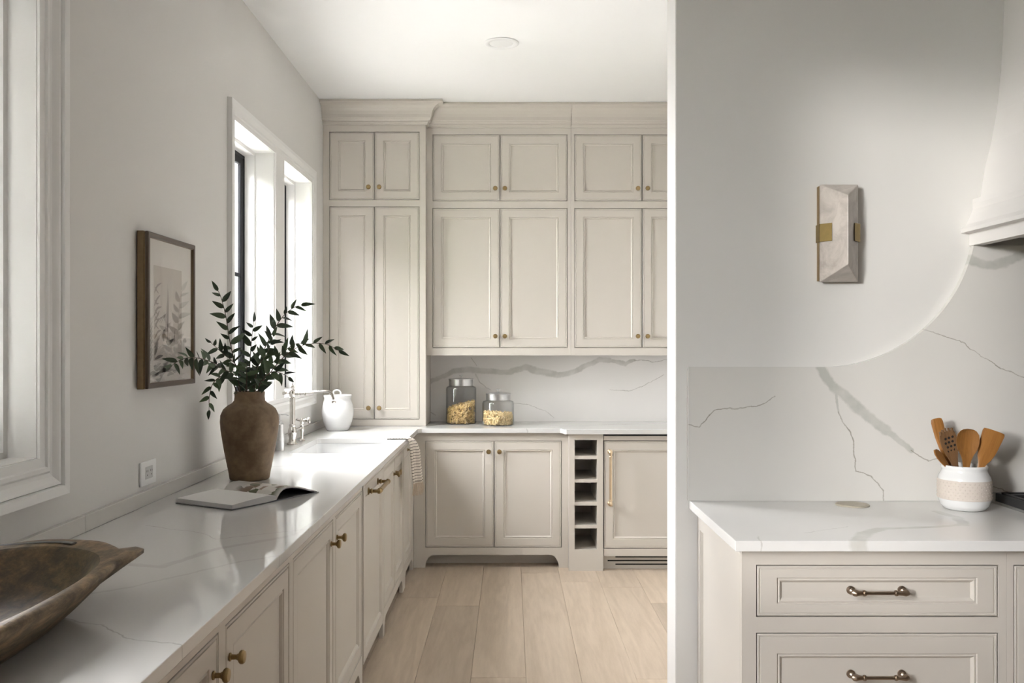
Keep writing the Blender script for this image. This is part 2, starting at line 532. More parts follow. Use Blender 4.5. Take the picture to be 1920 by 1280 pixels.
M['quartz_top'] = quartz('quartz_worktop', (0.60, 0.592, 0.572), TOP_VEINS, 'xy', 0.06, (0.50, 0.49, 0.465), (0.42, 0.41, 0.385))
M['quartz_rtop'] = quartz('quartz_cooker_worktop', (0.74, 0.73, 0.705), RTOP_VEINS, 'xy', 0.12, (0.55, 0.54, 0.49), (0.5, 0.48, 0.44))
M['quartz_strip'] = quartz('quartz_upstand', (0.55, 0.535, 0.50), [], 'xz', 0.2)

# ------------------------------------------------------------------ mesh helpers
def link(me, name, mat, parent=None, loc=None, rot=None, smooth=False):
    o = bpy.data.objects.new(name, me)
    if mat is not None and not me.materials:
        me.materials.append(M[mat] if isinstance(mat, str) else mat)
    COL.objects.link(o)
    if parent is not None:
        o.parent = parent
    if loc is not None:
        o.location = loc
    if rot is not None:
        o.rotation_euler = rot
    if smooth:
        for p in me.polygons:
            p.use_smooth = True
    return o


def finish(bm, name, mat, parent=None, loc=None, rot=None, smooth=False, sharp=None):
    bmesh.ops.recalc_face_normals(bm, faces=bm.faces[:])
    me = bpy.data.meshes.new(name)
    bm.to_mesh(me)
    bm.free()
    o = link(me, name, mat, parent, loc, rot, smooth)
    if smooth and sharp:
        me.set_sharp_from_angle(angle=math.radians(sharp))
    return o


def tag(o, label=None, cat=None, group=None, kind=None):
    if label:
        o['label'] = label
    if cat:
        o['category'] = cat
    if group:
        o['group'] = group
    if kind:
        o['kind'] = kind
    return o


def empty(name, loc=(0, 0, 0), rz=0.0, label=None, cat=None, group=None, kind=None):
    o = bpy.data.objects.new(name, None)
    o.empty_display_size = 0.05
    o.location = loc
    o.rotation_euler = (0, 0, rz)
    COL.objects.link(o)
    return tag(o, label, cat, group, kind)


def box(bm, x0, x1, y0, y1, z0, z1, bev=0.0, seg=1):
    vs = [bm.verts.new((x, y, z)) for x in (x0, x1) for y in (y0, y1) for z in (z0, z1)]
    idx = [(0, 1, 3, 2), (4, 6, 7, 5), (0, 4, 5, 1), (2, 3, 7, 6), (0, 2, 6, 4), (1, 5, 7, 3)]
    fs = [bm.faces.new([vs[i] for i in f]) for f in idx]
    if bev > 0:
        es = list({e for f in fs for e in f.edges})
        bmesh.ops.bevel(bm, geom=es, offset=bev, segments=seg, affect='EDGES', profile=0.5)
    return bm


def B(*a, **k):
    return box(bmesh.new(), *a, **k)


def lathe(bm, prof, seg=24, c=(0, 0, 0), axis='z', cap=True):
    rings = []
    for r, h in prof:
        ring = []
        for i in range(seg):
            a = 2 * PI * i / seg
            p = (r * math.cos(a), r * math.sin(a), h)
            if axis == 'y':      # h runs along -y
                p = (p[0], -h, p[1])
            elif axis == 'x':
                p = (h, p[0], p[1])
            ring.append(bm.verts.new((p[0] + c[0], p[1] + c[1], p[2] + c[2])))
        rings.append(ring)
    for a, b_ in zip(rings[:-1], rings[1:]):
        for i in range(seg):
            j = (i + 1) % seg
            bm.faces.new((a[i], a[j], b_[j], b_[i]))
    if cap:
        bm.faces.new(rings[0])
        bm.faces.new(rings[-1])
    return bm


def tube(bm, pts, rad, seg=10, cap=True):
    pts = [Vector(p) for p in pts]
    if not isinstance(rad, (list, tuple)):
        rad = [rad] * len(pts)
    rings = []
    prev = None
    for i, p in enumerate(pts):
        if i == 0:
            t = pts[1] - pts[0]
        elif i == len(pts) - 1:
            t = pts[-1] - pts[-2]
        else:
            t = (pts[i + 1] - p).normalized() + (p - pts[i - 1]).normalized()
        t.normalize()
        if prev is None:
            ref = Vector((0, 0, 1)) if abs(t.z) < 0.9 else Vector((1, 0, 0))
            n = t.cross(ref).normalized()
        else:
            n = (prev - t * prev.dot(t)).normalized()
        prev = n
        b_ = t.cross(n)
        rings.append([bm.verts.new(p + (n * math.cos(2 * PI * k / seg) + b_ * math.sin(2 * PI * k / seg)) * rad[i]) for k in range(seg)])
    for a, c in zip(rings[:-1], rings[1:]):
        for k in range(seg):
            j = (k + 1) % seg
            bm.faces.new((a[k], a[j], c[j], c[k]))
    if cap:
        bm.faces.new(rings[0])
        bm.faces.new(rings[-1])
    return bm


def smooth_path(pts, n=6):
    """Catmull-Rom through pts"""
    pts = [Vector(p) for p in pts]
    P = [pts[0] * 2 - pts[1]] + pts + [pts[-1] * 2 - pts[-2]]
    out = []
    for i in range(1, len(P) - 2):
        p0, p1, p2, p3 = P[i - 1:i + 3]
        for k in range(n):
            t = k / n
            out.append(0.5 * ((2 * p1) + (p2 - p0) * t + (2 * p0 - 5 * p1 + 4 * p2 - p3) * t * t + (3 * p1 - p0 - 3 * p2 + p3) * t ** 3))
    out.append(pts[-1])
    return out


def rings_xz(bm, x0, x1, z0, z1, prof, dz=0.0, dz_from=9.0):
    """nested rectangles: prof = [(inset, y)], inset positive towards the centre; returns last loop"""
    loops = []
    for d, y in prof:
        e = d + (dz if d >= dz_from - 1e-6 else 0.0)
        loops.append([bm.verts.new(p) for p in ((x0 + d, y, z0 + e), (x1 - d, y, z0 + e), (x1 - d, y, z1 - e), (x0 + d, y, z1 - e))])
    for a, c in zip(loops[:-1], loops[1:]):
        for i in range(4):
            j = (i + 1) % 4
            bm.faces.new((a[i], a[j], c[j], c[i]))
    return loops


def prism(bm, outline, y0, y1, plane='xz'):
    """outline: list of (a, b); extruded between y0 and y1 along the remaining axis"""
    def mk(a, b_, c):
        return {'xz': (a, c, b_), 'xy': (a, b_, c), 'yz': (c, a, b_)}[plane]
    v0 = [bm.verts.new(mk(a, b_, y0)) for a, b_ in outline]
    v1 = [bm.verts.new(mk(a, b_, y1)) for a, b_ in outline]
    n = len(outline)
    for i in range(n):
        j = (i + 1) % n
        bm.faces.new((v0[i], v0[j], v1[j], v1[i]))
    for vs in (v0, v1):
        es = [bm.edges.get((vs[i], vs[(i + 1) % n])) for i in range(n)]
        bmesh.ops.triangle_fill(bm, edges=es, use_beauty=True)
    return bm


# ------------------------------------------------------------------ the shell
def structure(name, bm, mat):
    o = finish(bm, name, mat)
    o['kind'] = 'structure'
    return o


floor = structure('floor', B(XW - 0.2, XR + 0.2, YR - 0.2, YB + 0.2, -0.2, -0.014), 'floor')
random.seed(5)
PW = 0.242
plank_mesh = {}
col_x = -0.416 - PW * 4
k = 0
while col_x < XR:
    y = YR - random.uniform(0.0, 1.2)
    x0 = max(col_x, XW)
    x1 = min(col_x + PW, XR)
    while y < YB and x1 - x0 > 0.02:
        ln = random.choice((1.5, 1.8, 2.1, 2.4))
        ya, yb = max(y, YR), min(y + ln, YB)
        if yb - ya > 0.02:
            key = (round(x1 - x0, 3), round(yb - ya, 3))
            if key not in plank_mesh:
                w, h = key[0] / 2 - 0.0004, key[1] / 2 - 0.0004
                bm = B(-w, w, -h, h, -0.014, 0.0, bev=0.0016)
                bmesh.ops.recalc_face_normals(bm, faces=bm.faces[:])
                me = bpy.data.meshes.new('plank')
                bm.to_mesh(me)
                bm.free()
                plank_mesh[key] = me
            link(plank_mesh[key], 'plank', 'floor', floor, ((x0 + x1) / 2, (ya + yb) / 2, 0))
        y += ln
    col_x += PW

structure('ceiling', B(XW - 0.2, XR + 0.2, YR - 0.2, YB + 0.2, HC, HC + 0.15), 'ceiling')

bm = bmesh.new()
ys = sorted(WIN)
cur = YR - 0.2
for y0, y1, z0, z1 in ys:
    box(bm, XW - 0.2, XW, cur, y0, 0, HC)
    box(bm, XW - 0.2, XW, y0, y1, 0, z0)
    box(bm, XW - 0.2, XW, y0, y1, z1, HC)
    cur = y1
box(bm, XW - 0.2, XW, cur, YB + 0.2, 0, HC)
structure('wall_left', bm, 'wall')
structure('wall_back', B(XW, XPR, YB, YB + 0.2, 0, HC), 'wall')
structure('wall_pantry_right', B(XPR, XPR + 0.15, YP + 0.169, YB + 0.2, 0, HC), 'wall')
structure('wall_partition', B(0.5835, XR, YP, YP + 0.169, 0, HC, bev=0.003), 'wall')
structure('wall_kitchen_right', B(XR, XR + 0.2, YR - 0.2, YP + 0.169, 0, HC), 'bounce_dark')
structure('wall_rear', B(XW, XR, YR - 0.2, YR, 0, HC), 'bounce_dark')


def add_window(idx, w, h, loc, rz, muntins=1, step=0.094):
    """window in local x (width) / z; interior side faces -y; wall face at y=0, outside at y=0.2"""
    r = empty('window_%d' % idx, loc, rz, kind='structure')
    bm = bmesh.new()
    # jamb liner: a stepped reveal
    loops = rings_xz(bm, 0, w, 0, h, [(-0.004, -0.002), (0.006, -0.002), (0.006, step), (0.022, step + 0.003), (0.022, 0.148), (0.03, 0.15), (0.03, 0.2)])
    finish(bm, 'jamb_liner', 'trim', r)
    bm = bmesh.new()
    loops = rings_xz(bm, 0, w, 0, h, [(0.03, 0.15), (0.03, 0.145), (0.042, 0.143), (0.045, 0.150), (0.078, 0.150), (0.082, 0.153), (0.082, 0.166), (0.03, 0.166), (0.03, 0.15)])
    sash = finish(bm, 'sash', 'black', r)
    bm = B(0.07, w - 0.07, 0.157, 0.160, 0.07, h - 0.07)
    finish(bm, 'pane', 'pane', sash)
    for k in range(muntins):
        zc = h * (k + 1) / (muntins + 1)
        finish(B(0.082, w - 0.082, 0.152, 0.165, zc - 0.011, zc + 0.011, bev=0.003), 'muntin', 'black', sash)
    return r


for i, (y0, y1, z0, z1) in enumerate(WIN):
    add_window(i + 1, y1 - y0, z1 - z0, (XW, y0, z0), PI / 2, 1, 0.094 if i != 2 else 0.074)


def casing(idx, y0, y1, z0, z1, prof):
    bm = bmesh.new()
    rings_xz(bm, y0, y1, z0, z1, [(-d, -h) for d, h in prof])
    o = finish(bm, 'trim_%d' % idx, 'trim', loc=(XW, 0, 0), rot=(0, 0, PI / 2))
    o['kind'] = 'structure'
    return o


P_BIG = [(-0.004, 0.0), (-0.004, 0.010), (0.020, 0.012), (0.023, 0.018), (0.034, 0.018), (0.040, 0.013), (0.050, 0.016), (0.066, 0.026),
         (0.074, 0.028), (0.077, 0.022), (0.080, 0.036), (0.104, 0.038), (0.106, 0.0)]
P_SMALL = [(-0.004, 0.0), (-0.004, 0.010), (0.018, 0.011), (0.022, 0.016), (0.036, 0.015), (0.048, 0.019), (0.060, 0.023), (0.078, 0.023), (0.080, 0.0)]
casing(1, WIN[0][0], WIN[1][1], WIN[0][2], WIN[0][3], P_SMALL)
casing(2, *WIN[2], P_BIG)
casing(3, *WIN[3], P_BIG)
bm = bmesh.new()
box(bm, XW - 0.001, XW + 0.012, WIN[0][1] + 0.003, WIN[1][0] - 0.003, WIN[0][2], WIN[0][3], bev=0.003)
o = finish(bm, 'trim_4', 'trim')
o['kind'] = 'structure'

# ------------------------------------------------------------------ cabinet pieces (local: x width, z up, front towards -y, face at y=0)
def knob_mesh(s=1.0):
    bm = lathe(bmesh.new(), [(0.0095 * s, 0), (0.0095 * s, 0.003 * s), (0.006 * s, 0.005 * s), (0.0055 * s, 0.016 * s), (0.0075 * s, 0.018 * s), (0.0075 * s, 0.020 * s),
                             (0.013 * s, 0.023 * s), (0.0155 * s, 0.026 * s), (0.0155 * s, 0.031 * s), (0.013 * s, 0.0345 * s), (0.006 * s, 0.036 * s)], 20, axis='y')
    bmesh.ops.recalc_face_normals(bm, faces=bm.faces[:])
    me = bpy.data.meshes.new('knob')
    bm.to_mesh(me)
    bm.free()
    me.materials.append(M['brass'])
    for p in me.polygons:
        p.use_smooth = True
    me.set_sharp_from_angle(angle=math.radians(40))
    return me


KNOB = knob_mesh()


def pull_mesh(name, length, mat, r=0.0055, out=0.034, vertical=False, big=1.0):
    bm = bmesh.new()
    h = length / 2
    for s in (-1, 1):
        lathe(bm, [(0.012 * big, 0), (0.012 * big, 0.004), (0.007 * big, 0.006), (0.007 * big, 0.012), (0.009 * big, 0.014), (0.009 * big, 0.017), (0.0055 * big, 0.02), (0.0055 * big, out - 0.004)],
              16, c=(s * h, 0, 0), axis='y')
        # elbow towards the bar
        tube(bm, [(s * h, -out + 0.008, 0), (s * h, -out + 0.002, 0), (s * (h - 0.004), -out, 0), (s * (h - 0.012), -out, 0), (s * (h - 0.026), -out, 0)],
             [0.0085 * big, 0.0095 * big, 0.0092 * big, 0.007 * big, 0.0055 * big], 14)
        lathe(bm, [(0.0075 * big, -0.002), (0.0085 * big, 0), (0.0085 * big, 0.004), (0.0075 * big, 0.006)], 14, c=(s * (h - 0.028) - 0.003, -out, 0), axis='x')
    tube(bm, [(-h + 0.02, -out, 0), (h - 0.02, -out, 0)], r * big, 14)
    if vertical:
        bmesh.ops.rotate(bm, verts=bm.verts[:], cent=(0, 0, 0), matrix=Matrix.Rotation(PI / 2, 3, 'Y'))
    bmesh.ops.recalc_face_normals(bm, faces=bm.faces[:])
    me = bpy.data.meshes.new(name)
    bm.to_mesh(me)
    bm.free()
    me.materials.append(M[mat])
    for p in me.polygons:
        p.use_smooth = True
    me.set_sharp_from_angle(angle=math.radians(40))
    return me


DRAWER_PULL = pull_mesh('pull', 0.145, 'bronze', 0.005)
DISH_PULL = pull_mesh('pull', 0.285, 'brass', 0.0075, 0.05, big=1.35)
FRIDGE_PULL = pull_mesh('pull', 0.335, 'gold', 0.0065, 0.048, vertical=True, big=1.35)


def door(parent, name, x0, x1, z0, z1, stile=0.056, knob=None, pull=None, pull_at=None, y=0.0, gap=0.0034, thick=0.019, rail=None):
    """framed door with a beaded edge and a recessed centre panel"""
    a0, a1, c0, c1 = x0 + gap, x1 - gap, z0 + gap, z1 - gap
    bm = bmesh.new()
    s = stile
    prof = [(0, y + thick), (0, y + 0.0015), (0.0015, y), (0.0055, y), (0.007, y + 0.003), (0.0088, y + 0.003), (0.010, y + 0.0005), (s, y + 0.0005),
            (s + 0.002, y + 0.0045), (s + 0.0045, y + 0.0045), (s + 0.007, y + 0.002), (s + 0.0095, y + 0.003), (s + 0.016, y + 0.0105)]
    rs = (rail if rail is not None else s) - s
    loops = rings_xz(bm, a0, a1, c0, c1, prof, rs, s)
    bm.faces.new(loops[0])
    d = finish(bm, name, 'cab', parent)
    i = s + 0.0155
    finish(B(a0 + i, a1 - i, y + 0.0103, y + 0.016, c0 + i + rs, c1 - i - rs), 'panel', 'cab', d)
    if knob:
        link(KNOB, 'knob', None, d, (knob[0], y, knob[1]))
    if pull is not None:
        link(pull, 'pull', None, d, (pull_at[0], y + pull_at[2] if len(pull_at) > 2 else y, pull_at[1]))
    return d


def face_frame(parent, w, z0, z1, openings, name='face_frame'):
    xs = sorted({0.0, w} | {o[0] for o in openings} | {o[1] for o in openings})
    zs = sorted({z0, z1} | {o[2] for o in openings} | {o[3] for o in openings})
    bm = bmesh.new()

    def inside(x, z):
        return any(o[0] < x < o[1] and o[2] < z < o[3] for o in openings)
    grid = {}
    for i in range(len(xs)):
        for j in range(len(zs)):
            grid[i, j] = (bm.verts.new((xs[i], 0, zs[j])), bm.verts.new((xs[i], 0.02, zs[j])))
    nx, nz = len(xs) - 1, len(zs) - 1
    solid = {(i, j): not inside((xs[i] + xs[i + 1]) / 2, (zs[j] + zs[j + 1]) / 2) for i in range(nx) for j in range(nz)}
    for (i, j), s in solid.items():
        if not s:
            continue
        q = [grid[i, j], grid[i + 1, j], grid[i + 1, j + 1], grid[i, j + 1]]
        bm.faces.new([v[0] for v in q])
        bm.faces.new([v[1] for v in reversed(q)])
        for k, (di, dj) in enumerate(((0, -1), (1, 0), (0, 1), (-1, 0))):
            if not solid.get((i + di, j + dj), False):
                p, r = q[k], q[(k + 1) % 4]
                bm.faces.new((p[0], p[1], r[1], r[0]))
    bmesh.ops.delete(bm, geom=[v for v in bm.verts if not v.link_faces], context='VERTS')
    return finish(bm, name, 'cab', parent)


def arch_plinth(parent, w, top, foot=0.06, h=0.084, r=0.06, extra_left=0.0):
    pts = [(0, 0.0), (foot + extra_left, 0.0)]
    x = foot + extra_left
    for k in range(1, 9):
        a = PI / 2 * k / 8
        pts.append((x + r * (1 - math.cos(a)), h * math.sin(a)))
    for k in range(8, 0, -1):
        a = PI / 2 * k / 8
        pts.append((w - foot - r * (1 - math.cos(a)), h * math.sin(a)))
    pts += [(w - foot, 0), (w, 0), (w, top), (0, top)]
    finish(prism(bmesh.new(), pts, 0, 0.02), 'arched_plinth', 'cab', parent)
    finish(B(0.0, w, 0.13, 0.145, 0, top), 'toe_board', 'cab', parent)


def base_cabinet(name, label, loc, rz, w, doors, depth=0.60, z1=0.884, arch=True, extra_left=0.0, group=None, body_top=None):
    c = empty(name, loc, rz, label, 'cabinet', group)
    zf = 0.12
    face_frame(c, w, zf, z1, [(d[0], d[1], d[2], d[3]) for d in doors])
    finish(B(0.001, w - 0.001, 0.045, depth, 0.10, body_top or z1 - 0.001), 'body', 'cab', c)
    arch_plinth(c, w, zf, extra_left=extra_left)
    for d in doors:
        door(c, d[6] if len(d) > 6 else 'door', d[0], d[1], d[2], d[3], knob=d[4] if len(d) > 4 else None,
             pull=d[5][0] if len(d) > 5 and d[5] else None, pull_at=d[5][1] if len(d) > 5 and d[5] else None)
    return c


# --- left run (face at x=-0.635, local x is world y)
FX = -0.635
DZ0, DZ1 = 0.135, 0.838


def left_pair(y0, y1, a0, a1, b0, b1, label, body_top=None):
    base_cabinet('base_cabinet', label, (FX, y0, 0), PI / 2, y1 - y0 - 0.001,
                 [(a0 - y0, a1 - y0, DZ0, DZ1, (a1 - y0 - 0.037, 0.757)), (b0 - y0, b1 - y0, DZ0, DZ1, (b0 - y0 + 0.030, 0.757))], body_top=body_top)


left_pair(0.32, 1.355, 0.36, 0.83, 0.87, 1.32, 'greige two-door base cabinet closing the open end of the long worktop')
left_pair(1.355, 2.625, 1.40, 1.973, 2.020, 2.604, 'greige two-door base cabinet with brass knobs beneath the wooden dough bowl')
left_pair(2.625, 3.89, 2.646, 3.247, 3.289, 3.869, 'greige two-door base cabinet with brass knobs beneath the open book')
left_pair(4.512, 5.405, 4.56, 4.972, 4.985, 5.385, 'greige sink cabinet with brass knobs and arched plinth under the white sink', body_top=0.68)
base_cabinet('base_cabinet', 'narrow single-door greige cabinet in the corner, behind the striped towel', (FX, 5.405, 0), PI / 2, 0.53,
             [(0.02, 0.44, DZ0, DZ1, (0.19, 0.813))])

# dishwasher with its cabinet-front panel
dw = empty('dishwasher', (FX, 3.8905, 0), PI / 2, 'panelled dishwasher front with a horizontal brass bar pull', 'dishwasher')
finish(B(0.002, 0.618, 0.022, 0.58, 0.10, 0.882), 'body', 'cab', dw)
finish(B(0.002, 0.618, 0.0, 0.02, 0.8635, 0.8835), 'top_rail', 'cab', dw)
door(dw, 'door', 0.004, 0.616, 0.082, 0.862, pull=DISH_PULL, pull_at=(0.278, 0.812), y=-0.004)
finish(B(0.002, 0.618, 0.085, 0.10, 0.0, 0.10), 'toe_board', 'cab', dw)

# --- back wall: base cabinet with two doors (face at y=5.94)
FY = 5.94
base_cabinet('base_cabinet', 'two-door greige base cabinet with arched plinth beneath the pasta canisters', (-0.634, FY, 0), 0, 1.012,
             [(0.077, 0.5265, 0.133, 0.832, (0.492, 0.762)), (0.529, 0.970, 0.133, 0.832, (0.562, 0.762))], depth=0.52, extra_left=0.0155)

# wine rack column (face at y=5.856)
rk = empty('wine_rack', (0.379, 5.856, 0), 0, 'narrow greige wine rack column with five open cubbies', 'wine rack')
W = 0.2205
cub = [(0.742, 0.846), (0.590, 0.721), (0.4438, 0.570), (0.2948, 0.4217), (0.1377, 0.274)]
XL, XH = 0.036, 0.181
bm = bmesh.new()
box(bm, 0, XL, 0, 0.59, 0, 0.884)
box(bm, XH, W, 0, 0.59, 0, 0.884)
finish(bm, 'side_panel', 'cab', rk)
finish(B(XL, XH, 0, 0.59, 0, cub[-1][0]), 'bottom_panel', 'cab', rk)
finish(B(XL, XH, 0, 0.59, cub[0][1], 0.884), 'top_panel', 'cab', rk)
for k in range(4):
    finish(B(XL, XH, 0.004, 0.58, cub[k + 1][1], cub[k][0]), 'shelf', 'cab', rk)
finish(B(XL, XH, 0.45, 0.47, cub[-1][0], cub[0][1]), 'back_panel', 'cab', rk)

# under-counter fridge with panel
fr_ = empty('undercounter_fridge', (0.602, 5.862, 0), 0, 'panelled undercounter fridge with a tall gold handle and dark vent slots', 'fridge')
FW = 0.60
finish(B(0.0, FW, 0.03, 0.58, 0.10, 0.872), 'body', 'void', fr_)
finish(B(0.002, FW, 0.0, 0.03, 0.842, 0.870), 'top_rail', 'cab', fr_)
door(fr_, 'door', 0.001, FW, 0.144, 0.840, pull=FRIDGE_PULL, pull_at=(0.041, 0.602), y=-0.002)
finish(B(0.002, FW, -0.002, 0.03, 0.094, 0.1425), 'bottom_rail', 'cab', fr_)
gr = finish(B(0.0, FW, 0.055, 0.07, 0.0, 0.0935), 'vent_grille', 'cab', fr_)
for k, (a, z) in enumerate(((0.083, 0.077), (0.032, 0.0525), (0.083, 0.029))):
    finish(B(a, FW - 0.02, 0.0535, 0.0555, z - 0.004, z + 0.004), 'vent_slot', 'void', gr)
tag(finish(B(1.203, XPR - 0.001, 5.862, 6.45, 0.0, 0.883), 'filler_panel', 'cab'), 'plain greige filler panel beside the undercounter fridge', 'panel')


# --- upper cabinets
def upper(name, label, loc, w, depth, z0, z1, doors, left=True):
    c = empty(name, loc, 0, label, 'cabinet')
    face_frame(c, w, z0, z1, [d[:4] for d in doors])
    finish(B(0.0005, w - 0.0005, 0.045, depth, z0 + 0.001, z1), 'body', 'cab', c)
    for d in doors:
        door(c, 'door', d[0], d[1], d[2], d[3], knob=d[4])
    return c


def crown(parent, x0, x1, y_face, ret_right=None, z0=2.935, z1=HC - 0.002):
    """stepped cove crown; profile (projection, height)"""
    prof = [(0.0, 0.0), (0.012, 0.0), (0.014, 0.012), (0.018, 0.014), (0.018, 0.022), (0.030, 0.026), (0.034, 0.030), (0.036, 0.038)]
    H = z1 - z0
    for k in range(7):
        a = PI / 2 * k / 6
        prof.append((0.040 + 0.070 * (1 - math.cos(a)), 0.042 + (H - 0.042 - 0.018) * math.sin(a)))
    prof += [(0.122, H - 0.014), (0.122, H), (0.0, H)]
    bm = bmesh.new()
    rows = []
    for p, h in prof:
        r = [bm.verts.new((x0, -p, z0 + h)), bm.verts.new((x1 + (p if ret_right else 0), -p, z0 + h))]
        if ret_right:
            r.append(bm.verts.new((x1 + p, ret_right, z0 + h)))
        rows.append(r)
    for a, c in zip(rows[:-1], rows[1:]):
        for i in range(len(a) - 1):
            bm.faces.new((a[i], a[i + 1], c[i + 1], c[i]))
    bm.faces.new([r[0] for r in rows])
    bm.faces.new([r[-1] for r in rows])
    return finish(bm, 'crown_moulding', 'cab', parent)


TX = XW + 0.001
tall = upper('tall_cabinet', 'tall greige larder cabinet standing on the worktop beside the window', (TX, 6.09, 0), 0.690, 0.378, ZT + 0.001, 2.96,
             [(0.042, 0.3445, 2.431, 2.890, (0.309, 2.515)), (0.346, 0.6485, 2.431, 2.890, (0.381, 2.515)),
              (0.042, 0.3445, 0.959, 2.388, (0.309, 1.037)), (0.346, 0.6485, 0.959, 2.388, (0.381, 1.037))])
finish(B(0.0005, 0.6895, 0.0, 0.378, 2.9605, HC - 0.001), 'frieze', 'cab', tall)
crown(tall, 0.0, 0.69, 0, ret_right=0.30)
UY = 6.17
ua = upper('wall_cabinet', 'four-door greige wall cabinet above the pasta canisters', (-0.5685, UY, 0), 0.9805, 0.298, 1.388, 2.96,
           [(0.0385, 0.497, 2.4366, 2.890, (0.466, 2.520)), (0.4985, 0.9565, 2.4366, 2.890, (0.531, 2.520)),
            (0.0385, 0.497, 1.4386, 2.389, (0.466, 1.518)), (0.4985, 0.9565, 1.4386, 2.389, (0.531, 1.518))])
finish(B(0.0005, 0.98, 0.0, 0.298, 2.9605, HC - 0.001), 'frieze', 'cab', ua)
crown(ua, 0.0, 0.9805, 0)
ub = upper('wall_cabinet', 'four-door greige wall cabinet above the wine rack and fridge', (0.413, UY, 0), 1.03, 0.298, 1.388, 2.96,
           [(0.0225, 0.483, 2.4366, 2.890, (0.452, 2.520)), (0.4845, 0.941, 2.4366, 2.890, (0.518, 2.520)),
            (0.0225, 0.483, 1.4386, 2.389, (0.452, 1.518)), (0.4845, 0.941, 1.4386, 2.389, (0.518, 1.518))])
finish(B(0.0005, 1.0295, 0.0, 0.298, 2.9605, HC - 0.001), 'frieze', 'cab', ub)
crown(ub, 0.0, 1.03, 0)

# --- cooker side: drawer cabinet (face at y=2.57)
dc = empty('drawer_cabinet', (0.656, 2.57, 0), 0, 'greige drawer cabinet with bronze bar pulls under the utensil crock', 'cabinet')
dr = [(0.0405, 0.7275, 0.6906, 0.8387), (0.0405, 0.7275, 0.365, 0.6465), (0.0405, 0.7275, 0.06, 0.32)]
face_frame(dc, 0.75, 0.02, 0.884, dr)
finish(B(0.02, 0.749, 0.045, 0.632, 0.02, 0.883), 'body', 'cab', dc)
for (a, b_, c0, c1), pz in zip(dr, (0.765, 0.527, 0.22)):
    door(dc, 'drawer', a, b_, c0, c1, pull=DRAWER_PULL, pull_at=((a + b_) / 2, pz, 0.0095), rail=0.033 if c1 > 0.8 else None)
# framed end panel facing -x
bm = bmesh.new()
loops = rings_xz(bm, -0.632, -0.0005, 0.02, 0.8835, [(0, 0.0195), (0, 0.004), (0.018, 0.003), (0.021, 0.0), (0.062, 0.0), (0.064, 0.004), (0.067, 0.004), (0.072, 0.010)])
bm.faces.new(loops[0])
ep = finish(bm, 'end_panel', 'cab', dc, rot=(0, 0, -PI / 2))
finish(B(-0.561, -0.0715, 0.0098, 0.015, 0.0915, 0.812), 'panel', 'cab', ep)
d2 = empty('drawer_cabinet', (1.4065, 2.57, 0), 0, 'narrow greige cabinet between the drawers and the cooker', 'cabinet')
face_frame(d2, 0.268, 0.02, 0.884, [(0.0195, 0.248, 0.06, 0.8387)])
finish(B(0.001, 0.267, 0.045, 0.632, 0.02, 0.883), 'body', 'cab', d2)
door(d2, 'door', 0.0195, 0.248, 0.06, 0.8387, knob=(0.22, 0.757))

# ------------------------------------------------------------------ worktops and slabs
def slab(name, outline, holes, z0, z1, mat, label, cat, bev=0.002):
    bm = bmesh.new()
    edges = []
    for lp in [outline] + holes:
        vs = [bm.verts.new((x, y, z1)) for x, y in lp]
        edges += [bm.edges.new((vs[i], vs[(i + 1) % len(vs)])) for i in range(len(vs))]
    r = bmesh.ops.triangle_fill(bm, edges=edges, use_beauty=True)
    top = [f for f in r['geom'] if isinstance(f, bmesh.types.BMFace)]
    ext = bmesh.ops.extrude_face_region(bm, geom=top)
    vs = [v for v in ext['geom'] if isinstance(v, bmesh.types.BMVert)]
    bmesh.ops.translate(bm, verts=vs, vec=(0, 0, z0 - z1))
    o = finish(bm, name, mat)
    md = o.modifiers.new('edge', 'BEVEL')
    md.width = bev
    md.segments = 2
    md.limit_method = 'ANGLE'
    md.angle_limit = math.radians(50)
    return tag(o, label, cat)


def round_rect(x0, x1, y0, y1, r, n=5):
    pts = []
    for cx, cy, a0 in ((x1 - r, y1 - r, 0), (x0 + r, y1 - r, 90), (x0 + r, y0 + r, 180), (x1 - r, y0 + r, 270)):
        for k in range(n + 1):
            a = math.radians(a0 + 90 * k / n)
            pts.append((cx + r * math.cos(a), cy + r * math.sin(a)))
    return pts


SK = (-1.125, -0.715, 4.57, 5.30)
slab('worktop', [(XW + 0.001, 0.3), (-0.601, 0.3), (-0.601, 5.885), (-0.578, 5.91), (0.325, 5.91), (0.335, 5.895), (0.345, 5.845), (0.36, 5.825), (XPR - 0.001, 5.825),
                 (XPR - 0.001, YB - 0.001), (XW + 0.001, YB - 0.001)],
     [round_rect(*SK, 0.03)], 0.8845, ZT, 'quartz_top', 'long L-shaped polished white quartz worktop with faint grey veins', 'worktop')
slab('worktop', [(0.629, 2.534), (1.674, 2.534), (1.674, YP - 0.001), (0.629, YP - 0.001)], [], 0.8845, ZT, 'quartz_rtop',
     'short white quartz worktop beside the cooker, holding the utensil crock', 'worktop')

# upstands on the left wall (two lengths meeting at a joint)
for a, b_, lb in ((0.301, 2.645, 'low quartz upstand strip under the near window'), (2.6465, 6.088, 'low quartz upstand strip running behind vase and tap')):
    tag(finish(B(XW + 0.001, XW + 0.02, a, b_, ZT + 0.0005, 0.964, bev=0.0015), 'upstand', 'quartz_strip'), lb, 'backsplash')
# back splash slab
tag(finish(B(-0.5675, XPR - 0.002, 6.45, YB - 0.001, ZT + 0.0005, 1.3875), 'backsplash', 'quartz_back'), 'white veined quartz backsplash behind the pasta canisters', 'backsplash')
